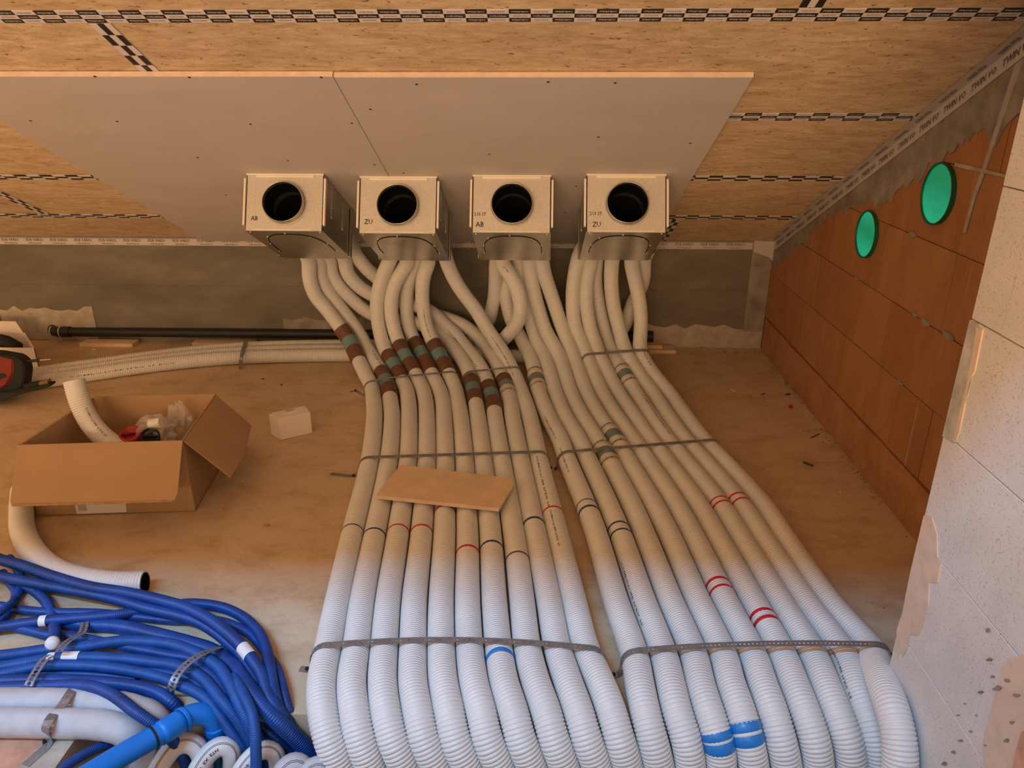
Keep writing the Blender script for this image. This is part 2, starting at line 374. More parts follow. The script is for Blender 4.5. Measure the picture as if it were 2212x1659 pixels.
# right wall: clay blocks clipped by the roof slope
def clip(poly, f):
    out = []
    for i in range(len(poly)):
        a, b = poly[i], poly[(i+1) % len(poly)]; fa, fb = f(a), f(b)
        if fa >= 0: out.append(a)
        if fa*fb < 0: t = fa/(fa-fb); out.append((a[0]+(b[0]-a[0])*t, a[1]+(b[1]-a[1])*t))
    return out
roof = lambda p: WZ+(WY-p[0])*TN-.004-p[1]
e = MB(); e.prism([(WX+.02, p[0], p[1]) for p in ((-1.2, -.2), (WY+.2, -.2), (WY+.2, WZ-.1), (-1.2, WZ+(WY+1.2)*TN))], (.28, 0, 0))
wall_right = e.build('wall_right', M['mortar']); tag(wall_right, kind='structure')
courses = [.189, .438, .683, .932, 1.180, 1.428, 1.676, 1.92]
offs = [2.264, 2.443, 2.57, 2.33, 2.45, 2.33, 2.45]
for ci in range(len(courses)-1):
    z0, z1 = courses[ci]+.0012, courses[ci+1]-.0012; y = offs[ci]-.245*5
    while y < WY:
        a, b = y+.0007, y+.245-.0007; y += .245
        if b > WY-.004: b = WY-.004
        if b-a < .02 or b < 1.3: continue
        p = clip([(a, z0), (b, z0), (b, z1), (a, z1)], roof)
        if len(p) < 3: continue
        q = MB(); d = rng.uniform(0, .0025)
        q.prism([(WX+d, u, v_) for u, v_ in p], (.03, 0, 0)); q.build('clay_block', CLAY[rng.integers(3)], wall_right, bevel=.001)
e = MB(); r = random.Random(3); ys = [1.2+i*.09 for i in range(33)]
prof = [(y, -.01) for y in ys]+[(y, .186+r.uniform(-.004, .002)) for y in reversed(ys)]
e.prism([(WX-.004, min(y, WY), z) for y, z in prof], (.03, 0, 0)); e.build('rendered_base', M['base_render'], wall_right)
# grey mortar slurry under the roof tape
e = MB(); r = random.Random(11); ys = [1.6+i*.018 for i in range(143)]
top = [(y, WZ+(WY-y)*TN-.006) for y in ys if y <= WY]
low = [(y, z-.10-.05*math.sin(y*5.0)*math.sin(y*2.1+1)-r.uniform(0, .035)-.05*(math.sin(y*23)*math.sin(y*9.1))**2-(.05 if y < 2.9 else 0)) for y, z in top]
e.prism([(WX-.003, *p) for p in top]+[(WX-.003, *p) for p in reversed(low)], (.003, 0, 0)); e.build('mortar_smear', M['mortar'], wall_right)
for y0, y1, zz in ((2.05, 2.09, .93), (2.33, 2.6, .92)):
    pass
e = MB(); e.prism([(WX-.0032, y, z) for y, z in ((2.235, 1.50), (2.205, 1.5), (2.27, 1.18), (2.29, 1.10), (2.30, 1.0), (2.312, 1.0), (2.305, 1.12), (2.285, 1.2))], (.003, 0, 0))
e.prism([(WX-.0042, y, z) for y, z in ((2.44, 1.187), (2.30, 1.186), (2.06, 1.18), (2.06, 1.176), (2.3, 1.175), (2.44, 1.176))], (.003, 0, 0)); e.build('mortar_smear', M['mortar_light'], wall_right)
for y, z, s in ((2.42, .683, .03), (2.5, .687, .02), (2.27, .686, .035), (3.0, .684, .02), (2.5, .44, .02), (2.62, .932, .025)):
    e = MB(); e.prism([(WX-.002, y+s*math.cos(a)*(1+.3*math.sin(3*a)), z+.35*s*math.sin(a)) for a in np.linspace(0, 6, 9)], (.003, 0, 0)); e.build('mortar_smear', M['mortar'], wall_right)

# partition of aerated concrete blocks beside the shaft
e = MB(); e.box((AX+.02, -1.2, -1.5), (WX, AY-.008, 2.6)); wall_part = e.build('wall_partition', M['aac']); tag(wall_part, kind='structure')
ac = [-.497, -.247, .003, .253, .503, .753, .996, 1.246, 1.496, 1.746, 1.996]
jy = {0: .9, 1: 1.15, 2: .86, 3: 1.125, 4: .86, 5: .98, 6: 1.335, 7: .9, 8: 1.2, 9: .9}
for ci in range(10):
    z0, z1 = ac[ci]+.001, ac[ci+1]-.001; edges = [AY, jy[ci]]
    while edges[-1] > -.6: edges.append(edges[-1]-.6)
    for b, a in zip(edges[:-1], edges[1:]):
        q = MB(); d = rng.uniform(0, .0015); q.box((AX+d, a+.001, z0), (AX+.22, b-.001 if b < AY else b, z1)); q.build('aerated_block', M['aac'], wall_part, bevel=.0015)
e = MB(); e.box((-1.9, -.62, -.2), (AX, -.40, .78)); wf_ = e.build('wall_light_block', M['aac']); tag(wf_, kind='structure')  # unseen low wall, added to keep warm light off the near pipes
def patch(pts, key, parent, name='mortar_patch', t=.0016):
    e = MB(); e.prism([(AX-t, min(p[1], AY-.001), p[2]) for p in [un(x, y, X=AX) for x, y in pts]], (t+.002, 0, 0)); return e.build(name, M[key], parent)
patch([(1992, 1108), (2014, 1118), (2025, 1155), (2026, 1205), (2034, 1215), (2026, 1258), (2008, 1258), (2006, 1310), (1996, 1345), (1984, 1372), (1968, 1370), (1960, 1400), (1951, 1418), (1944, 1405), (1941, 1432), (1934, 1400), (1938, 1385), (1938, 1360), (1950, 1325), (1966, 1230), (1978, 1180)], 'peach', wall_part, 'filler_patch')
patch([(2212, 1415), (2186, 1422), (2168, 1438), (2158, 1475), (2148, 1505), (2143, 1530), (2130, 1575), (2123, 1610), (2126, 1650), (2127, 1672), (2240, 1672), (2240, 1415)], 'peach', wall_part, 'filler_patch')
patch([(2212, 1580), (2205, 1600), (2195, 1640), (2190, 1675), (2240, 1675), (2240, 1570)], 'terracotta', wall_part, 'filler_patch', .004)
patch([(2095, 691), (2116, 700), (2120, 712), (2112, 760), (2100, 825), (2084, 880), (2068, 953), (2060, 957), (2035, 940), (2032, 925), (2050, 850), (2075, 760), (2088, 700)], 'grey_block', wall_part, 'filler_strip', .002)
patch([(2112, 706), (2125, 712), (2116, 760), (2108, 800), (2094, 830), (2090, 850), (2085, 880), (2075, 930), (2066, 955), (2060, 953), (2078, 880), (2092, 820), (2104, 760)], 'peach', wall_part, 'filler_patch', .0026)
for x, y, s in ((2135, 1362, 5), (2138, 1425, 4), (2145, 1462, 3), (2120, 1495, 4), (2098, 1580, 3), (2075, 1600, 3), (2060, 1625, 4), (2040, 1650, 5), (2180, 1470, 5), (2158, 1487, 7), (2200, 1502, 5), (2190, 1560, 4), (2178, 1600, 5), (2110, 1545, 2), (2085, 1520, 2), (2070, 1545, 2), (2130, 1610, 3)):
    pts = [(x+s*math.cos(a)*(1.2+.5*math.sin(2*a+x)), y+s*.7*math.sin(a)*(1+.4*math.cos(3*a+y))) for a in np.linspace(0, 5.6, 8)]
    patch(pts, 'mortar', wall_part, 'chip_mark', .0045 if x > 2150 else .0022)

# ceiling: roof slab with the window opening, OSB boards, seam tapes
def slab(x0, x1, y0, y1, o0, o1):
    return [CE(x0, y0, o0), CE(x1, y0, o0), CE(x1, y1, o0), CE(x0, y1, o0), CE(x0, y0, o1), CE(x1, y0, o1), CE(x1, y1, o1), CE(x0, y1, o1)]
e = MB(); OX0, OX1, OY0, OY1 = -2.8, 1.1, -.95, .05
for x0, x1, y0, y1 in ((-4.6, 1.6, OY1, WY+.2), (-4.6, 1.6, -2.6, OY0), (-4.6, OX0, OY0, OY1), (OX1, 1.6, OY0, OY1)):
    e.hexa(slab(x0, x1, y0, y1, -.024, -.2))
ceiling = e.build('ceiling', M['wood']); tag(ceiling, kind='structure')
rows = [(.06, 1.52, [-3.5, -1.15, 1.26]), (1.52, 2.125, [-3.0, -1.84, .66, 1.26]), (2.125, 2.67, [-3.6, -1.15, 1.26]), (2.67, 3.205, [-4.5, -2.43, .1, 1.26]), (3.205, 3.715, [-4.5, -2.43, .07, 1.26]), (3.715, WY-.002, [-4.3, -1.82, .66, 1.26])]
rows[0] = (.06, 1.52, [-3.5, -1.15, 1.26])
k = 0
for y0, y1, xs in rows:
    for a, b in zip(xs[:-1], xs[1:]):
        q = MB(); q.hexa(slab(a+.0015, b-.0015, y0+.0015, y1-.0015, 0, -.022)); q.build('osb_board', OSB[k % 3], ceiling); k += 1
TW = .056
cfg = [(2.125, -3.6, 1.24, 1), (2.67, .56, 1.255, 1), (2.67, -3.6, -1.80, 0), (3.205, .58, 1.26, 0), (3.225, -4.4, -1.80, 0), (3.70, .6, 1.26, 0), (3.735, -4.4, -1.80, 0)]
for y, x0, x1, wr in cfg:
    st = strip('seam_tape', [CE(x0, y, .0005), CE(x1, y, .0005)], SL*TW, M['checker'], ceiling, nrm=-NR)
    if wr:
        tb = MB(); tw = MB(); n = int((x1-x0)/.055)
        for i in range(n):
            xc = x0+(i+.5)*.055
            if y > 2.5 and xc < .5: continue
            for r_ in range(3):
                # rows run from the upslope edge (r_=0) to the downslope edge
                P = CE(xc, y, .0020)+SL*TW*((r_+.5)/3-.5)
                dark = ((i+r_) % 2 == 0); sg = 1 if r_ == 1 else -1
                if dark: flat_text(tw, 'rothoblaas', .0105, P, (sg, 0, 0), -SL*sg, .95)
                else: flat_text(tb, 'FLEXI BAND', .0070, P, (-sg, 0, 0), SL*sg, .95)
        tw.build('printed_text', M['white_ink'], st); tb.build('printed_text', M['print_grey'], st)
for x, y0, y1 in ((-1.15, 2.155, 2.42), (.66, 1.6, 2.095), (-2.43, 3.255, 3.71), (-1.82, 3.765, 4.09), (.66, 3.73, 4.09), (-2.43, 2.7, 3.2), (-1.15, 1.0, 1.5)):
    strip('seam_tape', [CE(x, y0, .0008), CE(x, y1, .0008)], (TW, 0, 0), M['checker'], ceiling, nrm=-NR, vofs=1)
# whitish edge tape folded between roof and walls, with block lettering
et = MB(); et.add([CE(-4.5, WY-.03, .0025), CE(1.26, WY-.03, .0025), CE(1.26, WY-.001, .0025), CE(-4.5, WY-.001, .0025)], [(0, 1, 2, 3)])
et.add([(-4.5, WY-.0015, WZ), (1.26, WY-.0015, WZ), (1.26, WY-.0015, WZ-.038), (-4.5, WY-.0015, WZ-.038)], [(0, 1, 2, 3)])
et.build('edge_tape', M['edge_tape'], wall_back)
tx = MB(); x = -3.9
while x < 1.2:
    flat_text(tx, 'FDB VARIO', .021, (x, WY-.003, WZ-.012), (1, 0, 0), (0, 0, 1), .95)
    flat_text(tx, 'www.riwega.com', .011, (x, WY-.003, WZ-.029), (1, 0, 0), (0, 0, 1), .95); x += .138
tx.build('printed_text', M['print_grey'], wall_back)
et = MB(); ya, yb = 1.4, WY
et.add([CE(WX-.045, ya, .0025), CE(WX-.001, ya, .0025), CE(WX-.001, yb, .0025), CE(WX-.045, yb, .0025)], [(0, 1, 2, 3)])
za, zb = CE(0, ya)[2], CE(0, yb)[2]
et.add([(WX-.006, ya, za), (WX-.006, yb, zb), (WX-.006, yb, zb-.055), (WX-.006, ya, za-.055)], [(0, 1, 2, 3)])
et.build('edge_tape', M['edge_tape'], wall_right)
tx = MB(); y = 1.7
while y < 4.0:
    flat_text(tx, 'TWIN VO', .030, (WX-.0075, y, CE(0, y)[2]-.030), -SL, (0, 0, 1), .95)
    flat_text(tx, 'FDB VARIO', .020, CE(WX-.022, y+.02, .004), SL, (1, 0, 0), .9); y += .135
tx.build('printed_text', M['print_grey'], wall_right)
e = MB(); pts = [un(x, y, Y=WY-.03) for x, y in ((1630, 518), (1668, 513), (1682, 530), (1680, 552), (1672, 566), (1660, 556), (1628, 545))]
e.prism(pts, (0, .02, 0)); e.build('crumpled_tape_end', M['edge_tape'], wall_back, bevel=.003)

# plasterboards under the OSB
PT = .016
def board(name, x0, x1, label, y0=2.385):
    t = thing(name, label, 'plasterboard', 'plasterboards under the sloping roof')
    e = MB(); e.hexa(slab(x0, x1, y0, WY-.022, .003, .003+PT)); e.build('panel', M['gypsum'], t, bevel=.001)
    e = MB(); e.hexa(slab(x0, x1, y0-.0012, y0, .0035, .0025+PT)); e.build('cut_edge', M['peach'], t)
    return t
pb1 = board('plasterboard', -1.832, -.606, 'left grey plasterboard panel screwed to the sloping board ceiling, above the first metal box')
pb2 = board('plasterboard', -.604, .615, 'right grey plasterboard panel screwed to the sloping board ceiling, carrying three metal boxes', 2.389)
cpl = NR@np.array([0, WY, WZ])-.003-PT
screws = [(205, 165), (409, 167), (694, 167), (66, 261), (253, 262), (541, 268), (760, 266), (622, 347), (427, 340), (488, 421), (800, 236), (900, 182), (1184, 177), (1329, 179), (1293, 296), (1057, 333), (872, 374), (809, 356), (1491, 309), (1245, 402), (1221, 459)]
for x, y in screws:
    P = unpl(x, y, NR, cpl); e = MB()
    a = np.linspace(0, 2*math.pi, 9)[:-1]
    e.prism([P+.0045*math.cos(t)*np.array([1, 0, 0])+.0045*math.sin(t)*SL for t in a], -NR*.0008); e.build('screw', M['ink'], pb1 if P[0] < -.605 else pb2)

# ------------------------------------------------------------ metal distribution boxes
BW, BH, BL = .315, .232, .475
def manifold(x0, y0, label, marks):
    t = thing('air_distribution_box', label, 'duct box', 'metal air distribution boxes under the sloping roof')
    top = CE(0, y0, .003+PT+.001)
    def P(x, s, d): return np.array([x0+x, top[1], top[2]])+SL*s-NR*d
    def hexa(e, xa, xb, sa, sb, da, db, mi=0):
        e.hexa([P(xa, sa, da), P(xb, sa, da), P(xb, sb, da), P(xa, sb, da), P(xa, sa, db), P(xb, sa, db), P(xb, sb, db), P(xa, sb, db)], mi)
    e = MB(); g = .0015
    hexa(e, 0, BW, 0.003, BL, 0, g); hexa(e, 0, BW, 0.003, BL, BH-g, BH)
    hexa(e, 0, g, .003, BL, g, BH-g); hexa(e, BW-g, BW, .003, BL, g, BH-g)
    e.build('casing', M['galv'], t, bevel=.0006)
    e = MB(); hexa(e, g, BW-g, BL-g, BL, g, BH-g); e.build('back_plate', M['galv'], t)
    # front plate with round opening
    cx, cy, R = BW*.508, BH*.53, .081; n = 40; e = MB(); vs = []; fs = []
    for s in (0, .003):
        for i in range(n):
            a = 2*math.pi*i/n; dx, dy = math.cos(a), math.sin(a); vs.append(P(cx+R*dx, s, cy+R*dy))
        for i in range(n):
            a = 2*math.pi*i/n; dx, dy = math.cos(a), math.sin(a)
            k = min((BW-.004-cx)/abs(dx) if dx > 0 else (cx-.004)/max(abs(dx), 1e-9), (BH-cy)/abs(dy) if dy > 0 else cy/max(abs(dy), 1e-9)) if abs(dx) > 1e-6 and abs(dy) > 1e-6 else ((BH-cy) if dy > .5 else cy if dy < -.5 else (BW-.004-cx) if dx > 0 else cx-.004)
            vs.append(P(cx+k*dx, s, cy+k*dy))
    for i in range(n):
        j = (i+1) % n; fs += [(i, j, n+j, n+i), (2*n+i, 3*n+i, 3*n+j, 2*n+j), (i, 2*n+i, 2*n+j, j)]
    # corners
    base_i = len(vs); cs = [P(.004, 0, 0), P(BW-.004, 0, 0), P(BW-.004, 0, BH), P(.004, 0, BH)]; vs += cs
    for ci, (qx, qy) in enumerate(((-1, -1), (1, -1), (1, 1), (-1, 1))):
        ang = math.atan2((BH-cy) if qy > 0 else -cy, (BW-.004-cx) if qx > 0 else -(cx-.004)) % (2*math.pi)
        i = int(ang/(2*math.pi)*n); fs.append((n+i, n+(i+1) % n, base_i+ci))
    e.add(vs, fs); fp = e.build('front_plate', M['front'], t)
    hw = MB()
    for txt, xx, dd, sz in marks: flat_text(hw, txt, sz, P(xx, -.0008, dd), (1, 0, 0), NR, .9)
    hw.build('handwriting', M['ink'], fp)
    e = MB(); hexa(e, .04, BW-.04, -.007, .0, .006, .016); e.build('lip', M['lip'], t, bevel=.001)
    e = MB(); hexa(e, 0, BW, -.009, .0, -.0005, .006); e.build('top_flange', M['lip'], t, bevel=.001)
    e = MB(); hexa(e, .03, BW-.045, -.004, .0, BH-.006, BH-.002); e.build('bottom_lip', M['lip'], t)
    for xa in (-.009, BW+.001):
        e = MB(); hexa(e, xa, xa+.008, -.006, .012, .018, BH-.022); e.build('side_flange', M['lip'], t, bevel=.0008)
        e = MB(); hexa(e, xa+.001, xa+.007, BL-.05, BL-.02, .01, BH+.003); e.build('rear_flange', M['galv'], t, bevel=.0008)
    # spigot
    e = MB(); n = 48; rings = [(.0, R+.001), (-.012, R+.001), (-.016, R+.004), (-.022, R+.001), (-.036, R+.001), (-.038, R-.0005), (-.036, R-.002), (.12, R-.004)]
    vs = [P(cx+r_*math.cos(2*math.pi*i/n), s, cy+r_*math.sin(2*math.pi*i/n)) for s, r_ in rings for i in range(n)]
    fs = [(k*n+i, k*n+(i+1) % n, (k+1)*n+(i+1) % n, (k+1)*n+i) for k in range(len(rings)-1) for i in range(n)]
    e.add(vs, fs); e.build('spigot', M['galv'], t, smooth=True)
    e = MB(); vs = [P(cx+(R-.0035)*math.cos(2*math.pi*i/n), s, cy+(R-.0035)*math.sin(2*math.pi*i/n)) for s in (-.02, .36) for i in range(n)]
    e.add(vs, [(i, (i+1) % n, n+(i+1) % n, n+i) for i in range(n)]+[tuple(range(n, 2*n))]); e.build('shade_liner', M['inside'], t, smooth=True)  # black liner added so the spigot opening looks dark inside
    for a in (-.7, .75, 2.3):
        q = P(cx+.098*math.cos(a), -.001, cy+.098*math.sin(a)); e = MB(); e.tube([q, q-SL*.003], .003, 8); e.build('rivet', M['lip'], t)
    # arched seam on the underside and its rivets
    e = MB(); arc = []
    for th_ in np.linspace(0, math.pi, 33):
        c_, s_ = math.cos(th_), math.sin(th_); arc.append(P(BW/2-.124*math.copysign(abs(c_)**.72, c_), .34-.29*abs(s_)**.62, BH+.0008))
    e.tube(arc, .0016, 6); e.build('cover_seam', M['inside'], t)
    for xx, s in ((.06, .09), (.15, .04), (.24, .09), (.035, .2), (.28, .2), (.03, .33), (.285, .33), (.015, .02), (.3, .02)):
        q = P(xx, s, BH); e = MB(); e.tube([q, q-NR*.0025], .0028, 8); e.build('rivet', M['lip'], t)
    for s in (.12, .3):  # clips on both sides
        for xs_, sg in ((BW, 1), (0, -1)):
            e = MB(); hexa(e, xs_-.0005 if sg > 0 else -.003, xs_+.003 if sg > 0 else .0005, s, s+.006, .02, .14); hexa(e, xs_-.0005 if sg > 0 else -.003, xs_+.003 if sg > 0 else .0005, s+.004, s+.02, .138, .143); e.build('side_clip', M['galv'], t)
    return t
manifold(-1.178, 3.132, 'leftmost metal air box, marked AB only, on the left plasterboard', [('AB', .038, .182, .026)])
manifold(-.724, 3.156, 'second metal air box from the left, marked ZU only', [('ZU', .040, .186, .028)])
manifold(-.264, 3.137, 'third metal air box from the left, marked 213 ST and AB', [('213 ST', .033, .158, .019), ('AB', .032, .200, .030)])
manifold(.190, 3.122, 'rightmost metal air box, marked 213 ST and ZU, next to bare board ceiling', [('213 ST.', .040, .158, .019), ('ZU', .042, .202, .028)])

# ------------------------------------------------------------ white corrugated air pipes
PR = .0368
YP = ([540, 562, 600, 640, 680, 720, 750, 790, 820, 840], [3.64, 3.675, 3.73, 3.76, 3.765, 3.74, 3.68, 3.555, 3.45, 3.373])
ZP = ([840, 1400, 1451, 1492, 1534, 1591, 1641, 1691], [.0375, .0375, .040, .044, .035, .0, -.05, -.12])
BOXES = [(-1.178, -.863), (-.724, -.409), (-.264, .051), (.190, .505)]
def outlet(a):
    x0, x1 = min(BOXES, key=lambda b: abs((b[0]+b[1])/2-a[0])); xo = min(max(a[0], x0+.042), x1-.042)
    return [np.array([xo, a[1]-.33, a[2]+.185]), np.array([xo, a[1]-.17, a[2]+.115]), np.array([(xo+a[0])/2, a[1]-.06, a[2]+.052])]
def lift(p, dy=0.0):
    if len(p) == 3:
        x, y, c = p
        if isinstance(c, str): return un(x, y, Y=float(c))
        return un(x, y, Z=c)
    x, y = p
    if y < 840:
        k = min(1, max(0, (800-y)/60))
        return un(x, y, Y=np.interp(y, *YP)+dy*k)
    return un(x, y, Z=np.interp(y, *ZP))
GP = 'white air pipes strapped down in two bundles'
def vent_pipe(pts, label, dy=0.0, start=None, end=None, bands=(), couplings=(), texts=(), group=GP, K3=None, cat='pipe'):
    K = [lift(p, dy) for p in pts] if K3 is None else [np.array(k) for k in K3]
    if start == 'box':
        K = outlet(K[0])+K
    if end == 'shaft':
        d = K[-1]-K[-2]; d /= np.linalg.norm(d); K += [K[-1]+np.array([d[0]*.05, -.004, -.10]), K[-1]+np.array([d[0]*.1, -.006, -.25]), K[-1]+np.array([d[0]*.12, -.006, -.6])]
    P = spline(K, sm=4); t = thing('ventilation_pipe', label, cat, group)
    Q, rr = ribbed(P, PR, .0086, .0034)
    fast_tube('tube', Q, rr, 20, M['pvc'], t)
    for (x, y, wd, key) in bands:
        s = near_s(P, x, y); S = resample(P, s=np.linspace(s-wd/2, s+wd/2, 5)); e = MB(); e.tube(S, np.array([PR-.001, PR+.0009, PR+.0011, PR+.0009, PR-.001]), 24, caps=False)
        o = e.build('tape_band', M[key], t, smooth=True); o['label'] = {'tape_red': 'red', 'tape_blue': 'dark blue', 'tape_bright': 'bright blue'}[key]+' tape band'
    for (x0, y0, x1, y1, kind) in couplings:
        s0, s1 = near_s(P, x0, y0), near_s(P, x1, y1); R = PR+.0035
        S = resample(P, s=np.linspace(s0, s1, 9)); e = MB(); e.tube(S, R-.001, 24, caps=True)
        o = e.build('coupling', M['sleeve' if kind == 'b' else 'sleeve_grey'], t, smooth=True); o['label'] = 'blue grey sleeve coupling taped at both ends'
        parts = [(-.02, .34, 'tape_brown'), (.58, 1.04, 'tape_brown')] if kind == 'b' else ([(-.1, .28, 'tape_clear'), (.62, 1.15, 'tape_clear')] if kind == 'w' else [(-.02, .40, 'tape_brown'), (.62, 1.15, 'tape_clear')])
        for a, b, key in parts:
            S = resample(P, s=np.linspace(s0+(s1-s0)*a, s0+(s1-s0)*b, 9)); rr2 = np.array([PR+.0002]+[R+.0004+.0004*(i % 2) for i in range(7)]+[PR+.0002])
            e = MB(); e.tube(S, rr2, 24, caps=False); e.build('wrapped_tape', M[key], o, smooth=True)
        if kind != 'b':
            e = MB()
            if kind == 'w': pipe_text(e, P, s0+(s1-s0)*-.02, 0, R+.0018, 'THURNHOFER', .0185, ring=True, flip=-1)
            pipe_text(e, P, s0+(s1-s0)*.98, 0, R+.0018, 'THURNHOFER', .0185, ring=True, flip=-1)
            e.build('printed_text', M['ink'], o)
    for (x0, y0, x1, y1, txt) in texts:
        e = MB(); s0, s1 = near_s(P, x0, y0), near_s(P, x1, y1); pipe_text(e, P, s0, s1, PR+.0007, txt, .0085, ang=texts_ang.get((x0, y0), 0)); e.build('printed_text', M['print_grey'], t)
    return P
texts_ang = {}
CT = 'COMFOTUBE FLEX 75'
A = {}
fl_y = [900, 996, 1160, 1300, 1400, 1480, 1540, 1600, 1655]
AF = [[809, 847, 884, 922, 959, 995, 1032, 1069, 1107, 1144],
      [799, 840, 881.5, 922, 962, 1003.5, 1044, 1084, 1125, 1165],
      [760, 809, 859, 910, 960, 1010, 1060, 1111, 1158, 1206],
      [729, 782, 838, 895, 953, 1010, 1068, 1128, 1186, 1240],
      [709, 769.5, 830, 892, 953, 1014.5, 1077, 1139, 1204, 1265],
      [694, 759, 826, 892, 958, 1024, 1090, 1159, 1229, 1299],
      [697, 766, 834, 903, 971, 1040, 1110, 1181, 1251, 1322],
      [711, 778, 848, 916, 983, 1053, 1125, 1197, 1268, 1339],
      [735, 801, 874, 943, 1010, 1080, 1150, 1220, 1290, 1357]]
up = [
 [(667, 561), (669, 604), (682, 640), (707, 670), (730, 701), (753, 732), (769, 766), (789, 808), (802, 832), (808, 873)],
 [(690, 561), (692, 592), (707, 628), (729, 658), (754, 689), (779, 725), (792, 750), (811, 783), (829, 811), (839, 844), (844, 873)],
 [(842, 561), (824, 604), (815, 646), (815, 683), (821, 719), (830, 750), (848, 783), (861, 808), (877, 840), (883, 873)],
 [(881, 564), (857, 604), (846, 640), (845, 677), (852, 713), (863, 743), (876, 772), (890, 794), (903, 820), (916, 850), (921, 880)],
 [(900, 562), (889, 590), (880, 622), (878, 652), (879, 683), (885, 713), (898, 742), (912, 766), (925, 793), (936, 815), (952, 850), (958, 880)],
 [(926, 563), (915, 598), (912, 634), (915, 670), (922, 707), (938, 744), (950, 768), (962, 793), (973, 815), (985, 846), (991, 878)],
 [(712, 561), (717, 592), (736, 622), (761, 647), (785, 668), (815, 684), (855, 692), (900, 698), (940, 714), (962, 733), (988, 762), (1006, 790), (1015, 811), (1023, 845), (1029, 878)],
 [(745, 561), (749, 586), (766, 610), (791, 630), (825, 645), (880, 655), (931, 673), (957, 697), (983, 721), (1002, 746), (1022, 772), (1040, 797), (1052, 825), (1060, 852), (1067, 880)],
 [(767, 548), (790, 578), (812, 598), (845, 625), (890, 655), (930, 677), (971, 690), (1001, 702), (1028, 724), (1046, 744), (1060, 764), (1076, 790), (1090, 825), (1099, 855), (1105, 885)],
 [(964, 562), (979, 598), (1001, 634), (1025, 665), (1043, 695), (1060, 722), (1078, 748), (1096, 778), (1110, 808), (1123, 838), (1136, 873)]]
dys = [0, .075, 0, 0, .07, 0, .12, .12, .18, .02]
labA = ['white corrugated pipe at the left edge of the left bundle, one dark blue band',
        'white corrugated pipe, second from the left edge, dark blue band beside the leftmost pipe',
        'white corrugated pipe, third from left edge, thin red band beside a dark blue banded pipe',
        'white corrugated pipe, fourth from left edge, thin red band, next to another red banded pipe',
        'white corrugated pipe, fifth from left edge, red band just below the plywood offcut',
        'white corrugated pipe, sixth from left edge, red band well below the plywood offcut',
        'white corrugated pipe, seventh from left edge, bright blue band below the front strap',
        'white corrugated pipe, eighth from left edge, lowest thin dark blue band of its bundle',
        'white corrugated pipe, ninth from left edge, dark blue band beside a red banded pipe',
        'white corrugated pipe at the right edge of the left bundle, red band across printed lettering']
bandA = [[(760, 1152, .008, 'tape_blue')], [(808, 1160, .010, 'tape_blue')], [(860, 1152, .006, 'tape_red')], [(912, 1154, .008, 'tape_red')], [(963, 1110, .012, 'tape_red')],
         [(1010, 1198, .013, 'tape_red')], [(1060, 1188, .015, 'tape_blue'), (1082, 1425, .017, 'tape_bright')], [(1115, 1213, .009, 'tape_blue')], [(1156, 1137, .013, 'tape_blue')], [(1196, 1112, .010, 'tape_red')]]
coupA = [[(740, 706, 777, 778, 'b')], [(824, 802, 842, 858, 'b')], [(838, 766, 868, 822, 'b')], [(862, 742, 896, 805, 'b')], [(894, 738, 931, 803, 'b')], [(936, 742, 967, 805, 'b')],
         [(1016, 820, 1027, 872, 'b')], [(1054, 834, 1070, 888, 'b')], [(1088, 818, 1102, 856, 'm')], []]
texA = [[], [(808, 768, 834, 796, '2 DN 75')], [], [(0, 0, 0, 0, '')], [], [(905, 665, 930, 735, CT)], [], [(975, 708, 1040, 800, CT)], [(1, 1, 1, 1, '')], [(1071, 730, 1122, 820, CT), (1168, 1000, 1190, 1115, CT), (1196, 1120, 1212, 1200, CT)]]
texA = [[q for q in l if q[4]] for l in texA]
texts_ang.update({(808, 768): -.5, (1168, 1000): .15, (1196, 1120): .1, (1071, 730): .1, (975, 708): .45})
PA = []
for i in range(10):
    pts = up[i]+[(AF[k][i], fl_y[k]) for k in range(len(fl_y))]
    PA.append(vent_pipe(pts, labA[i], dys[i], 'box', 'shaft', bandA[i], coupA[i], texA[i]))
BF = {1160: [1290, 1342, 1394, 1447, 1498, 1548, 1598, 1645, 1693], 1093: [1266, 1315, 1365, 1413, 1461, 1509, 1556, 1601, 1648], 1000: [1228, 1273, 1317, 1358, 1400, 1441, 1482, 1523, 1565],
      950: [1210, 1250, 1289, 1329, 1367, 1403, 1440, 1478, 1518], 900: [1185, 1220, 1257, 1294, 1331, 1369, 1405, 1442, 1480], 1300: [1331, 1390, 1449, 1508, 1567, 1627, 1685, 1740, 1790], 1417: [1371, 1434, 1499, 1563, 1627, 1691, 1757, 1824, 1887],
      1480: [1382, 1449, 1513, 1579, 1648, 1716, 1783, 1848, 1909], 1540: [1394, 1463, 1532, 1601, 1670, 1740, 1808, 1873, 1930], 1600: [1410, 1483, 1552, 1617, 1687, 1760, 1831, 1893, 1943], 1655: [1424, 1491.6, 1558, 1628, 1699, 1768, 1839, 1900, 1945]}
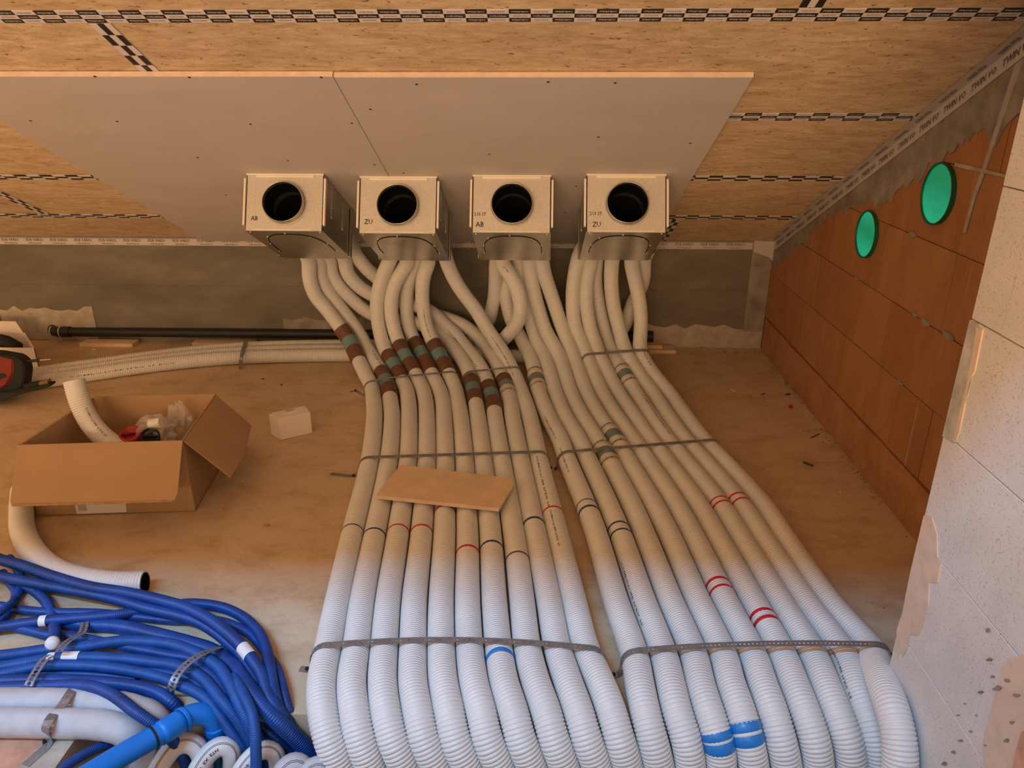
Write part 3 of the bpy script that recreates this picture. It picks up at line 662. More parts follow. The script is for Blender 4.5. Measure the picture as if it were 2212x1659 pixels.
upB = [
 [(1114, 562), (1105, 586), (1095, 610), (1094, 646), (1100, 677), (1108, 701), (1120, 719), (1131, 742), (1143, 765), (1152, 792), (1160, 825), (1167, 855)],
 [(1122, 562), (1125, 586), (1131, 622), (1141, 664), (1148, 701), (1158, 731), (1175, 767), (1188, 808), (1200, 850)],
 [(1143, 563), (1147, 598), (1156, 640), (1166, 677), (1177, 710), (1190, 735), (1206, 765), (1220, 808), (1233, 850)],
 [(1171, 563), (1178, 598), (1192, 640), (1204, 677), (1215, 710), (1226, 738), (1237, 765), (1252, 808), (1267, 850)],
 [(1251, 553), (1243, 586), (1238, 622), (1237, 658), (1240, 695), (1249, 725), (1257, 743), (1267, 768), (1283, 808), (1301, 850)],
 [(1276, 564), (1268, 604), (1266, 646), (1269, 677), (1276, 713), (1285, 740), (1294, 767), (1314, 808), (1336, 850)],
 [(1288, 562), (1286, 610), (1291, 646), (1298, 683), (1306, 713), (1315, 743), (1324, 767), (1346, 805), (1373, 850)],
 [(1322, 564), (1320, 604), (1323, 646), (1330, 683), (1338, 713), (1346, 743), (1355, 767), (1380, 808), (1410, 850)],
 [(1364, 564), (1370, 598), (1378, 634), (1384, 677), (1384, 713), (1382, 743), (1384, 762), (1394, 783), (1413, 811), (1445, 850)]]
dyB = [.12, .07, .0, .0, .0, .0, .075, .0, .0]
labB = ['white corrugated pipe at the left edge of the right bundle, two close dark blue bands',
        'white corrugated pipe, second in the right bundle, two spaced dark blue bands',
        'white corrugated pipe, third in the right bundle, bright blue double band, lower grey strap coupling',
        'white corrugated pipe, fourth in the right bundle, bright blue double band, upper grey strap coupling',
        'white corrugated pipe, fifth in the right bundle, upper of two lower red double bands',
        'white corrugated pipe, sixth in the right bundle, lowest pair of bright red bands',
        'white corrugated pipe, third from right edge, left one of two adjoining red double bands',
        'white corrugated pipe, second from right edge, right one of two adjoining red double bands',
        'white corrugated pipe without bands at the right edge, squeezed against the pale block wall']
bandB = [[(1268, 1098, .007, 'tape_blue'), (1271, 1112, .012, 'tape_blue')], [(1340, 1145, .012, 'tape_blue'), (1345, 1160, .008, 'tape_blue')], [(1545, 1590, .020, 'tape_bright'), (1549, 1612, .024, 'tape_bright')], [(1611, 1572, .020, 'tape_bright'), (1617, 1596, .022, 'tape_bright')],
         [(1557, 1266, .015, 'tape_red'), (1563, 1285, .013, 'tape_red')], [(1649, 1338, .015, 'tape_red'), (1657, 1355, .015, 'tape_red')], [(1554, 1092, .009, 'tape_red'), (1560, 1102, .013, 'tape_red')], [(1593, 1083, .012, 'tape_red'), (1600, 1096, .013, 'tape_red')], []]
coupB = [[(1155, 808, 1164, 842, 'w')], [], [(1303, 972, 1318, 1010, 'w')], [(1316, 935, 1336, 972, 'w')], [], [], [(1344, 802, 1363, 832, 'w')], [], []]
texB = [[(1180, 915, 1202, 965, CT), (1212, 985, 1228, 1040, CT)], [(1345, 1230, 1385, 1370, CT)], [], [], [], [], [(1380, 870, 1440, 960, CT)], [(1760, 1440, 1800, 1545, CT)], [(1389, 770, 1410, 800, 'DN 75')]]
texts_ang.update({(1180, 915): .4, (1212, 985): .3, (1345, 1230): .75, (1380, 870): -.8, (1760, 1440): .6, (1389, 770): -.5})
PB = []
for i in range(9):
    ks = sorted(BF)
    if i == 8:
        pts = upB[i]+[(BF[k][i], k) for k in ks if k < 1400]+[(1878, 1400, .042)]
        K = [lift(p, dyB[i]) for p in pts]+[un(1893, 1432, X=.85), un(1909, 1480, X=.815)]+[un(x, y, X=.797) for x, y in ((1930, 1540), (1943, 1600), (1945, 1655))]
        K = outlet(K[0])+K
        K += [K[-1]+np.array([0, -.01, -.12]), K[-1]+np.array([0, -.01, -.6])]
        PB.append(vent_pipe(None, labB[i], K3=K, texts=texB[i])); continue
    pts = upB[i]+[(BF[k][i], k) for k in ks]
    PB.append(vent_pipe(pts, labB[i], dyB[i], 'box', 'shaft', bandB[i], coupB[i], texB[i]))
# pipes turning left along the knee wall
def floorrow(pts, Yr): return [un(x, y, Z=.0375) for x, y in pts]
row1 = [(-60, 846), (0, 838), (60, 829), (108, 821), (193, 809), (300, 793), (434, 778), (520, 772), (650, 768), (760, 767)]
def rowoff(k):
    out = []
    for j, (x, y) in enumerate(row1):
        P = un(x, y, Z=.0375); f = 1+(0.25 if x < 250 else 0); out.append(P+np.array([0, k*.075, 0]))
    return out
def P3(l): return [un(x, y, Y=Y) for x, y, Y in l]
def fz(x, Y): return np.array([x, Y, .0375])
G3 = 'white air pipes running left along the low concrete wall'
vent_pipe(None, 'front white pipe of the three running left along the low concrete wall', K3=rowoff(0)+[fz(-.4, 3.83), fz(.05, 3.83), fz(.3, 3.83)]+P3([(1300, 740, 3.86), (1335, 722, 3.90), (1349, 704, 3.92), (1357, 682, 3.93), (1368, 652, 3.93), (1384, 622, 3.89), (1390, 598, 3.84), (1391, 564, 3.76)])+[np.array([.52, 3.55, .69])], group=G3, texts=[(150, 812, 380, 786, CT+' ECO')])
vent_pipe(None, 'middle white pipe along the low wall, looping up to the third metal box', K3=rowoff(1)+[fz(-.6, 3.91), fz(-.3, 3.905)]+P3([(1062, 748, 3.90), (1085, 735, 3.84), (1101, 719, 3.77), (1116, 700, 3.71), (1124, 676, 3.68), (1123, 652, 3.67), (1116, 622, 3.66), (1100, 592, 3.65), (1084, 564, 3.62)])+[np.array([-.13, 3.5, .70]), np.array([-.13, 3.36, .77])], group=G3, texts=[(1080, 564, 1090, 585, '75')])
vent_pipe(None, 'rear white pipe along the low wall, rising steeply to the third metal box', K3=rowoff(2)+[fz(-.7, 3.99), fz(-.45, 3.985)]+P3([(1028, 733, 3.98), (1045, 712, 3.97), (1057, 690, 3.95), (1064, 662, 3.92), (1069, 634, 3.88), (1071, 598, 3.82), (1073, 564, 3.72)])+[np.array([-.16, 3.55, .68]), np.array([-.16, 3.36, .77])], group=G3)

# ------------------------------------------------------------ perforated straps
def band(name, pts, wv, width, label, pitch=.0105, hole=.0026, group='perforated metal straps over the pipes', mk='strap', screws=(), pat=1):
    P = spline(pts, sm=0) if len(pts) > 2 else np.array(pts)
    P = resample(P, s=np.arange(0, length(P), pitch)); T = np.gradient(P, axis=0); T /= np.linalg.norm(T, axis=1)[:, None]
    wv = np.array(wv, float); W = wv[None]-(T@wv)[:, None]*T; W /= np.linalg.norm(W, axis=1)[:, None]
    vs = []; fs = []
    for i in range(len(P)-1):
        a, b = P[i], P[i+1]; c = (a+b)/2; t = (b-a)/2; wd = (W[i]+W[i+1])/2*width/2; b0 = len(vs)
        wa, wb = W[i]*width/2, W[i+1]*width/2
        outer = [b-wb*0, b+wb, c+wd, a+wa, a-wa*0, a-wa, c-wd, b-wb]
        tn = t/np.linalg.norm(t); wn = wd/np.linalg.norm(wd); hr = hole
        inner = [c+hr*(tn*math.cos(q)+wn*math.sin(q)) for q in np.arange(8)*math.pi/4]
        vs += outer+inner; fs += [(b0+k, b0+(k+1) % 8, b0+8+(k+1) % 8, b0+8+k) for k in range(8)]
    me = bpy.data.meshes.new(name); me.from_pydata([tuple(v) for v in vs], [], fs); me.update()
    bm = bmesh.new(); bm.from_mesh(me); bmesh.ops.remove_doubles(bm, verts=bm.verts, dist=1e-5); bmesh.ops.recalc_face_normals(bm, faces=bm.faces)
    bmesh.ops.solidify(bm, geom=list(bm.faces), thickness=.0009); bm.to_mesh(me); bm.free()
    if screws:
        t = thing('perforated_strap', label, 'strap', group); link('metal_band', me, M[mk], t)
        for s in screws:
            s = np.array(s); e = MB(); e.tube([s+[0, 0, -.002], s+[0, 0, .006]], [.006, .0045], 8); e.build('anchor_screw', M['black'], t, smooth=False)
    else:
        t = link('perforated_strap', me, M[mk]); tag(t, label, 'strap', group)
    return t
def S(l): return [un(x, y, Z=z) for x, y, z in l]
ALLP = PA+PB
def strap_over(paths, p0, p1, label, la=True, ra=True, width=.02, tilt=0.0, lo=.0, ro=.0, tab=None, bow=0.0):
    """strap pulled over a row of pipes; p0, p1 = (px, py, z) of its top edge at both ends"""
    A_, B_ = un(p0[0], p0[1], Z=p0[2]), un(p1[0], p1[1], Z=p1[2]); u = B_-A_; u[2] = 0; u /= np.linalg.norm(u); nn = np.array([-u[1], u[0], 0]); C_ = []
    for P in paths:
        d = (P-A_)@nn; idx = np.where((d[:-1]*d[1:] <= 0) & (P[:-1, 2] < .5))[0]
        if not len(idx): continue
        i = idx[np.argmin(np.linalg.norm(P[idx]-(A_+B_)/2, axis=1))]; t_ = d[i]/(d[i]-d[i+1]+1e-12); q = P[i]+(P[i+1]-P[i])*t_; T_ = P[i+1]-P[i]; T_ /= np.linalg.norm(T_)
        C_.append(((q-A_)@u, q[2], PR/max(.6, math.sqrt(1-(T_@u)**2)), (PR+.0022)/max(.6, abs(T_@nn))))
    C_.sort(); pts = []
    def arc(c, a0, a1):
        for a_ in np.linspace(a0, a1, 6): pts.append((c[0]+(c[2]+.003)*math.cos(a_), c[1]+(c[3])*math.sin(a_)))
    f, l = C_[0], C_[-1]
    if la: pts += [(f[0]-f[2]-.010-lo, .002), (f[0]-f[2]-.006, .006)]
    arc(f, math.pi*1.0, math.pi*.55)
    best = [C_[0]]
    for c in C_[1:-1]: pts.append((c[0], c[1]+c[3]))
    arc(l, math.pi*.45, 0.0)
    if ra: pts += [(l[0]+l[2]+.006, .006), (l[0]+l[2]+.010+ro, .002)]
    # keep only the upper hull between the two side arcs
    mid = [p for p in pts if p[1] > .03]; left = [p for p in pts[:3] if p[1] <= .03]; right = [p for p in pts[-3:] if p[1] <= .03]
    mid.sort(); hull = []
    for p in mid:
        while len(hull) >= 2 and (hull[-1][0]-hull[-2][0])*(p[1]-hull[-2][1])-(hull[-1][1]-hull[-2][1])*(p[0]-hull[-2][0]) >= 0: hull.pop()
        hull.append(p)
    hh = [hull[0]]
    for p in hull[1:]:
        k_ = max(1, int(abs(p[0]-hh[-1][0])/.04)); q0 = hh[-1]
        for j in range(1, k_+1): hh.append((q0[0]+(p[0]-q0[0])*j/k_, q0[1]+(p[1]-q0[1])*j/k_))
    hull = hh
    W3 = [A_*[1, 1, 0]+u*x+np.array([0, 0, z]) for x, z in left+hull+right]
    xa, xb = (left+hull+right)[0][0], (left+hull+right)[-1][0]
    W3 = [q+nn*bow*(1-(2*(p[0]-xa)/(xb-xa)-1)**2) for q, p in zip(W3, left+hull+right)]
    D3 = [W3[0]]
    for p in W3[1:]:
        k_ = max(1, int(np.linalg.norm(p-D3[-1])/.03)); q0 = D3[-1]
        for j in range(1, k_+1): D3.append(q0+(p-q0)*j/k_)
    sc = []
    if tab:
        tp = [un(x, y, Z=.002) for x, y in tab]; D3 = tp+D3; sc.append(tp[-1])
    elif la: sc.append(W3[0])
    if ra: sc.append(W3[-1])
    return band('s', D3, nn+np.array([0, 0, tilt]), width, label, screws=sc)
strap_over(PA, (709, 1397, .079), (1265, 1404, .079), 'grey perforated strap across the left pipe bundle close to the floor edge', tab=[(648, 1444), (664, 1446)], bow=.032)
strap_over(PB, (1372, 1408, .079), (1880, 1421, .079), 'grey perforated strap across the right pipe bundle, ending at the pale block wall', ra=False, lo=.01, bow=.018)
strap_over(PA, (800, 986, .079), (1164, 974, .079), 'perforated strap across the left pipe bundle just above the plywood offcut', tab=[(714, 1023), (740, 1026), (764, 1028)])
strap_over(PB, (1222, 974, .079), (1520, 950, .079), 'perforated strap across the right pipe bundle, beside two grey couplings', ra=False)
strap_over(PA[:6], (800, 809, .105), (958, 793, .118), 'thin strap over brown taped couplings at the upper left of the left bundle', width=.018, ra=False, tab=[(756, 846), (768, 844)])
strap_over(PA[6:], (1012, 792, .12), (1103, 779, .14), 'short strap over four pipes between the left couplings and the right bundle', width=.018, ra=False)
strap_over(PB[4:], (1265, 763, .15), (1385, 756, .16), 'strap over the five right pipes below the rightmost metal box', la=False, ra=False, width=.018, tilt=.4)
band('s', [np.array(p) for p in [un(519, 797, Z=.002)]]+S([(520, 787, .03), (521, 774, .068), (524, 762, .079), (527, 750, .079), (530, 741, .078), (531, 736, .06)]), (1, 0, 0), .02,
     'short strap over the three pipes along the low concrete wall', screws=[un(519, 796, Z=.002)])

# ------------------------------------------------------------ blue conduits
GB = 'blue corrugated conduits in the tangle by the shaft'
def conduit(pts, label, d=.025, name='conduit', mk='blue', pitch=.0042, extra=None, sticker=(), group=GB, depth=None, shaft=False, ph=None):
    K = [un(x, y, Z=z) for x, y, z in pts]
    if extra: K = K+[np.array(q) for q in extra]
    if shaft:
        q = K[-1]-K[-2]; q /= np.linalg.norm(q); K += [K[-1]+q*.05+np.array([0, 0, -.05]), K[-1]+q*.06+np.array([0, 0, -.5])]
    P = spline(K, sm=1)
    r = d/2; t = thing(name, label, 'conduit', group)
    if pitch: Q, rr = ribbed(P, r, pitch, r*.12 if depth is None else depth, (0., .3, .7), (1., 0., 0.)); 
    else: Q = P; rr = np.full(len(P), r)
    fast_tube('tube', Q, rr, 14, M[mk], t)
    for (x0, y0, x1, y1, lb) in sticker:
        s0, s1 = sorted((near_s(P, x0, y0), near_s(P, x1, y1))); e = MB(); e.tube(resample(P, s=np.linspace(s0, s1, 6)), r+.0008, 16, caps=False)
        o = e.build('sticker', M['tape_white'], t, smooth=True); o['label'] = lb
    return P, t
conduit([(-40, 1190, .06), (0, 1208, .06), (49, 1222, .06), (114, 1245, .06), (195, 1268, .06), (277, 1281, .06), (360, 1300, .06), (406, 1314, .065), (449, 1336, .07), (483, 1360, .07), (517, 1391, .06), (536, 1413, .055), (552, 1435, .05), (566, 1457, .045), (576, 1490, .04), (592, 1525, .03), (612, 1550, .0), (635, 1585, -.05)],
        'uppermost blue conduit of the tangle, white collar where it bends down', .033, sticker=[(523, 1398, 540, 1418, 'white tape collar')], shaft=True)
conduit([(-40, 1236, .045), (0, 1245, .045), (81, 1261, .045), (163, 1277, .045), (244, 1293, .045), (325, 1316, .045), (371, 1326, .045), (423, 1341, .045), (457, 1360, .04), (490, 1385, .035), (520, 1415, .03), (542, 1450, .03), (556, 1480, .03), (570, 1512, .02), (595, 1548, -.02), (620, 1580, -.08)],
        'second blue conduit from the top, running just below and parallel to the uppermost one', .031, shaft=True)
conduit([(-40, 1358, .03), (0, 1354, .03), (81, 1343, .035), (163, 1336, .035), (244, 1329, .035), (310, 1319, .02), (360, 1310, .02), (402, 1304, .02), (440, 1305, .02), (483, 1313, .02), (517, 1328, .022), (545, 1350, .025), (565, 1376, .03), (576, 1405, .035), (582, 1440, .04), (586, 1465, .04), (593, 1500, .035), (605, 1535, .01), (625, 1568, -.04)],
        'blue conduit with white label near the left edge, arching highest at the right bend', .030, sticker=[(88, 1343, 101, 1341, 'white paper label')], shaft=True)
conduit([(-40, 1305, .02), (0, 1309, .02), (49, 1318, .02), (114, 1323, .02), (195, 1324, .018), (260, 1329, .015), (309, 1334, .014), (345, 1338, .014), (389, 1341, .014), (430, 1340, .014), (470, 1341, .014), (502, 1350, .016), (535, 1366, .016), (560, 1390, .016), (580, 1418, .018), (596, 1440, .02), (605, 1465, .02), (614, 1500, .02), (624, 1535, .0), (640, 1580, -.06)],
        'blue conduit passing under the two upper ones and coming out rightmost beside the white pipes', .026, shaft=True)
conduit([(128, 1340, .014), (155, 1346, .014), (179, 1350, .015), (240, 1352, .016), (277, 1357, .016), (320, 1367, .018), (371, 1380, .018), (423, 1394, .018), (454, 1404, .02), (475, 1417, .022), (506, 1443, .03), (531, 1477, .04), (557, 1512, .04), (586, 1546, .02), (621, 1577, -.02), (655, 1610, -.07), (676, 1632, -.11)],
        'thickest blue conduit of the tangle, passing under the short strap and over the floor edge', .041, pitch=.0055, shaft=True)
conduit([(-40, 1420, .03), (0, 1417, .03), (50, 1411, .03), (98, 1404, .035), (163, 1400, .04), (210, 1392, .04), (260, 1385, .04), (320, 1386, .04), (371, 1392, .04), (415, 1407, .045), (451, 1426, .05), (475, 1444, .05), (492, 1469, .05), (506, 1495, .05), (518, 1522, .04), (534, 1552, .02), (550, 1585, -.02), (570, 1615, -.08)],
        'dusty blue conduit with pale scuffs just right of the short strap', .031, mk='smooth_blue', shaft=True)
conduit([(10, 1350, .02), (65, 1362, .02), (104, 1372, .02), (160, 1376, .02), (220, 1387, .02), (280, 1399, .025), (340, 1410, .03), (371, 1416, .03), (416, 1424, .035), (437, 1443, .035), (458, 1458, .035), (475, 1481, .035), (492, 1510, .03), (512, 1543, .01), (530, 1567, -.02), (545, 1600, -.07)],
        'blue conduit rising out from under the left labels and lying right below the dusty one', .027, shaft=True)
conduit([(-40, 1447, .035), (0, 1441, .035), (60, 1431, .04), (101, 1424, .04), (171, 1420, .04), (277, 1424, .04), (335, 1431, .04), (371, 1436, .04), (406, 1447, .045), (437, 1465, .045), (458, 1487, .045), (483, 1518, .04), (509, 1548, .01), (530, 1580, -.03), (548, 1620, -.09)],
        'blue conduit wrapped with a long white tape near the perforated band', .030, mk='smooth_blue', sticker=[(103, 1423, 122, 1421, 'white tape'), (136, 1421, 171, 1420, 'white tape')], shaft=True)
conduit([(0, 1434, .015), (80, 1437, .015), (160, 1438, .015), (244, 1440, .015), (309, 1445, .02), (360, 1453, .025), (397, 1461, .03), (423, 1474, .03), (444, 1492, .03), (458, 1510, .025), (478, 1540, .0), (492, 1565, -.04), (505, 1600, -.09)],
        'finely ribbed blue conduit emerging in the middle of the tangle', .025, shaft=True)
conduit([(-40, 1464, .035), (0, 1457, .035), (50, 1446, .035), (98, 1438, .04), (195, 1438, .04), (293, 1451, .04), (354, 1466, .04), (389, 1480, .04), (420, 1493, .04), (446, 1510, .035), (466, 1534, .02), (488, 1565, -.01), (509, 1594, -.04), (530, 1620, -.08), (550, 1650, -.13)],
        'smooth blue conduit on the camera side of the short strap, lowest of the strapped ones', .028, mk='smooth_blue', shaft=True)
conduit([(-40, 1466, .016), (0, 1462, .016), (98, 1456, .016), (195, 1457, .016), (250, 1462, .014), (300, 1470, .014)],
        'short visible blue conduit between the taped one and the grey insulated pipes', .024)
conduit([(-40, 1472, .03), (0, 1471, .03), (98, 1469, .03), (195, 1473, .03), (277, 1480, .03), (320, 1489, .03), (346, 1499, .03), (371, 1517, .02), (392, 1538, -.02), (410, 1565, -.08)],
        'coarsely ribbed blue conduit arching over the far grey insulated pipe', .032, pitch=.0055, shaft=True)
conduit([(-40, 1484, .02), (0, 1484, .025), (98, 1482, .04), (163, 1480, .06), (205, 1484, .075), (244, 1501, .08), (293, 1538, .08), (335, 1566, .05), (365, 1590, .0)],
        'blue conduit crossing diagonally over both grey insulated pipes', .028, shaft=True)
conduit([(120, 1680, .02), (138, 1659, .02), (163, 1641, .015), (211, 1616, .0), (260, 1600, -.02), (301, 1593, -.04), (340, 1594, -.06), (380, 1600, -.1)],
        'lowest blue conduit, curving up from the bottom edge beneath the rigid blue pipe', .023)
conduit([(505, 1462, .045), (517, 1482, .055), (534, 1516, .06), (546, 1546, .05), (551, 1580, .03), (553, 1623, -.01), (553, 1670, -.06), (552, 1720, -.12)],
        'bright scuffed blue conduit dropping straight down in front of the others', .026, mk='smooth_blue', shaft=True)
conduit([(555, 1555, -.03), (569, 1572, -.04), (595, 1594, -.06), (626, 1625, -.11), (650, 1650, -.16)],
        'short blue conduit just left of the thickest one at the floor edge', .022, shaft=True)
conduit([(480, 1590, -.06), (500, 1605, -.07), (510, 1630, -.09), (511, 1670, -.14)],
        'blue conduit hanging between two white insulated loops', .026, shaft=True)
conduit([(20, 1205, .014), (34, 1222, .014), (43, 1240, .014), (46, 1256, .015), (42, 1276, .015), (30, 1300, .014), (16, 1326, .014), (2, 1345, .014), (-20, 1370, .014)],
        'dark blue conduit crossing downwards near the left edge under the two upper ones', .026)
conduit([(5, 1236, .02), (18, 1256, .015), (33, 1275, .014), (32, 1293, .014), (20, 1308, .05), (0, 1322, .06), (-20, 1335, .06)],
        'short curved blue conduit beside the left edge, inside the crossing one', .024)
P_, t_ = conduit([(-10, 1238, .02), (25, 1255, .02), (57, 1266, .02), (81, 1281, .02), (99, 1299, .02), (109, 1320, .02), (116, 1345, .02), (118, 1372, .05), (112, 1394, .065)],
        'blue conduit bending down near the left and ending in a white taped tip', .030)
e = MB(); S_ = resample(P_, s=np.linspace(length(P_)-.022, length(P_)+.0, 5)); e.tube(S_, [.0165, .017, .018, .0165, .010], 14); e.build('taped_tip', M['tape_white'], t_, smooth=True)['label'] = 'white tape wrapped round the open end'
GS = 'perforated bands over the blue conduits'
band('s', S([(480, 1396, .02), (472, 1398, .045), (452, 1405, .068), (434, 1413, .076), (415, 1425, .080), (398, 1439, .080), (385, 1454, .078), (376, 1469, .070), (370, 1485, .055), (366, 1498, .02), (365, 1506, .003)]), (1, -.2, 0), .022, 'curved perforated band over the middle of the blue conduits', hole=.004, group=GS, screws=[un(480, 1399, Z=.002)])
band('s', S([(183, 1343, .036), (181, 1355, .04), (176, 1367, .045), (163, 1375, .062), (145, 1386, .074), (133, 1398, .078), (124, 1414, .078)]), (1, -.1, 0), .020, 'perforated band climbing over the conduits above the white taped tip', hole=.004, group=GS)
band('s', S([(112, 1415, .070), (100, 1421, .074), (90, 1431, .072), (83, 1442, .070), (74, 1456, .066), (66, 1470, .062), (58, 1486, .052)]), (1, -.1, 0), .022, 'perforated band between the white taped conduit and the grey insulated pipes', hole=.005, group=GS)

# ------------------------------------------------------------ insulated and rigid pipes
def smooth_pipe(name, label, cat, K, r, mk, group, wob=0.0, n=24, parent=None):
    P = resample(spline(K, sm=2), .006); rr = r*(1+wob*np.sin(np.arange(len(P))*.9)*np.sin(np.arange(len(P))*.37))
    o = fast_tube(name, P, rr, n, M[mk], parent)
    if parent is None: tag(o, label, cat, group)
    return P, o
GI = 'grey foam insulated pipes by the shaft'
smooth_pipe('insulated_pipe', 'far one of two grey foam insulated pipes lying side by side', 'pipe', S([(-40, 1514, .036), (0, 1514, .036), (114, 1515, .036), (228, 1519, .036), (290, 1530, .036), (325, 1545, .025), (348, 1570, -.01), (356, 1600, -.06), (360, 1640, -.12)]), .031, 'foam', GI, .015)
smooth_pipe('insulated_pipe', 'near one of two grey foam insulated pipes, next to the clay slab edge', 'pipe', S([(-40, 1560, .036), (0, 1560, .036), (130, 1562, .036), (200, 1564, .036), (245, 1570, .034), (280, 1583, .02), (302, 1605, -.02), (312, 1640, -.08), (315, 1680, -.14)]), .034, 'foam', GI, .015)
band('s', S([(160, 1486, .060), (155, 1493, .069), (146, 1504, .072), (137, 1518, .070), (124, 1534, .066), (108, 1552, .074), (99, 1566, .073), (97, 1578, .058), (103, 1592, .022), (106, 1603, .006), (98, 1615, .006), (78, 1632, .006), (52, 1655, .006)]), (1, -.35, 0), .023, 'wide grey perforated band bent over the two grey insulated pipes', hole=.0022, pitch=.017, group=GS, screws=[un(97, 1603, Z=.006)])
# rigid blue pipe with elbow
t = thing('rigid_blue_pipe', 'bright blue rigid plastic pipe with an elbow, lying across the shaft corner', 'pipe')
Pk = S([(150, 1700, .06), (220, 1658, .05), (271, 1627, .045), (342, 1587, .04), (377, 1566, .035), (405, 1548, .03), (425, 1541, .025), (445, 1543, .015), (460, 1552, -.005), (467, 1570, -.035), (470, 1592, -.07), (470, 1640, -.16)])
Pp = resample(spline(Pk, sm=1), .005); o = fast_tube('tube', Pp, np.full(len(Pp), .0255), 28, M['bright_blue'], t)
for a, b, rr_ in (((345, 1586), (390, 1558), .0275), ((390, 1558), (398, 1552), .0290), ((464, 1562), (470, 1578), .0285)):
    s0, s1 = near_s(Pp, *a), near_s(Pp, *b); e = MB(); e.tube(resample(Pp, s=np.linspace(s0, s1, 6)), rr_, 28); e.build('socket', M['bright_blue'], t, smooth=True)
s0 = near_s(Pp, 331, 1594); e = MB(); e.tube(resample(Pp, s=[s0-.0025, s0+.0025]), .0272, 28); e.build('cable_tie', M['black'], t)
# white insulated loops
GW = 'white insulated pipe loops at the bottom edge'
def loop(pts, r, label, txt=None, mk='foam_white'):
    t = thing('insulated_pipe', label, 'pipe', GW); P = resample(spline([un(x, y, Z=z) for x, y, z in pts], sm=2), .006)
    fast_tube('foam_sleeve', P, np.full(len(P), r), 22, M[mk], t)
    e = MB(); T_, N_, B_ = frames(P); h = CAM-P; h -= (h*T_).sum(1)[:, None]*T_; h /= np.linalg.norm(h, axis=1)[:, None]; b = np.cross(T_, h)
    for aa in (-.35, -.22): e.tube((P+(r+.0004)*(math.cos(aa)*h+math.sin(aa)*b))[8:-8], .0007, 4)
    e.build('sleeve_seam', M['print_grey'], t)
    if txt:
        e = MB(); pipe_text(e, P, near_s(P, *txt[0]), near_s(P, *txt[1]), r+.0009, txt[2], .010, ang=.25); e.build('printed_text', M['ink'], t)
loop([(325, 1720, -.16), (340, 1665, -.09), (358, 1634, -.06), (378, 1611, -.045), (402, 1602, -.04), (424, 1610, -.05), (436, 1632, -.08), (440, 1665, -.14), (441, 1720, -.3)], .0235, 'leftmost white insulated loop at the bottom edge, under the rigid blue pipe')
loop([(405, 1720, -.15), (424, 1668, -.085), (440, 1640, -.06), (460, 1618, -.045), (480, 1608, -.04), (496, 1614, -.05), (502, 1632, -.08), (500, 1665, -.14), (498, 1720, -.3)], .0225, 'second white insulated loop at the bottom edge, with black lettering', ((428, 1665), (475, 1610), 'A 7II  EX  ETH'))
loop([(500, 1720, -.15), (520, 1665, -.085), (538, 1640, -.065), (558, 1622, -.055), (578, 1616, -.055), (594, 1624, -.07), (600, 1645, -.1), (600, 1680, -.16), (599, 1730, -.3)], .0215, 'third white insulated loop at the bottom edge, behind the bright scuffed conduit', ((522, 1662), (535, 1643), 'M.00'))
loop([(590, 1740, -.12), (606, 1685, -.07), (618, 1658, -.05), (636, 1647, -.045), (652, 1656, -.06), (658, 1690, -.12), (659, 1750, -.3)], .0270, 'pale grey insulated loop at the bottom edge beside the white pipes, left one of two', mk='foam')
loop([(636, 1740, -.14), (656, 1690, -.08), (670, 1662, -.055), (686, 1654, -.05), (700, 1662, -.065), (706, 1690, -.12), (708, 1750, -.3)], .0260, 'pale grey insulated loop at the bottom edge, touching the leftmost white pipe', mk='foam')

# ------------------------------------------------------------ loose pipe pieces and the cardboard box
def loose(K, label, txt=None):
    t = thing('pipe_offcut', label, 'pipe', 'loose white pipe offcuts'); P = spline(K, sm=2); Q, rr = ribbed(P, .0375, .0086, .0030)
    fast_tube('tube', Q, rr, 22, M['pvc'], t)
    e = MB(); T_ = P[-1]-P[-2]; T_ /= np.linalg.norm(T_)
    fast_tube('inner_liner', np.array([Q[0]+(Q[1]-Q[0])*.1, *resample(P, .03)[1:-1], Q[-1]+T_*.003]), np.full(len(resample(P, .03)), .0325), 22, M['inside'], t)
    for end, dr in ((Q[0], P[0]-P[1]), (Q[-1], P[-1]-P[-2])):
        dr = dr/np.linalg.norm(dr); c = MB(); n = 22; F_ = frames(np.array([end, end+dr])); 
        V = [end+dr*.001+rad*(math.cos(2*math.pi*i/n)*F_[1][0]+math.sin(2*math.pi*i/n)*F_[2][0]) for rad in (.0368, .0318) for i in range(n)]
        c.add(V, [(i, (i+1) % n, n+(i+1) % n, n+i) for i in range(n)]); c.build('cut_end', M['black'] if end is Q[-1] else M['pvc'], t)
    if txt:
        e = MB(); pipe_text(e, P, near_s(P, *txt[0]), near_s(P, *txt[1]), .0382, CT, .009, ang=-.3); e.build('printed_text', M['print_grey'], t)
    return t
K = [un(48, 1060, Z=.038), un(46, 1100, Z=.038), un(50, 1150, Z=.038), un(82, 1205, Z=.038), un(130, 1238, Z=.038), un(200, 1256, Z=.038), un(262, 1262, Z=.038), un(320, 1260, Z=.038)]
loose(K, 'curved white pipe offcut lying in front of the cardboard box, open dark end facing right')
K = [un(160, 822, Y=2.52), un(170, 860, Y=2.50), un(190, 905, Y=2.48), un(218, 940, Y=2.45), un(255, 967, Y=2.42), un(300, 990, Y=2.40)]
loose(K, 'curved white pipe offcut standing up out of the open cardboard box', ((185, 880), (240, 950)))

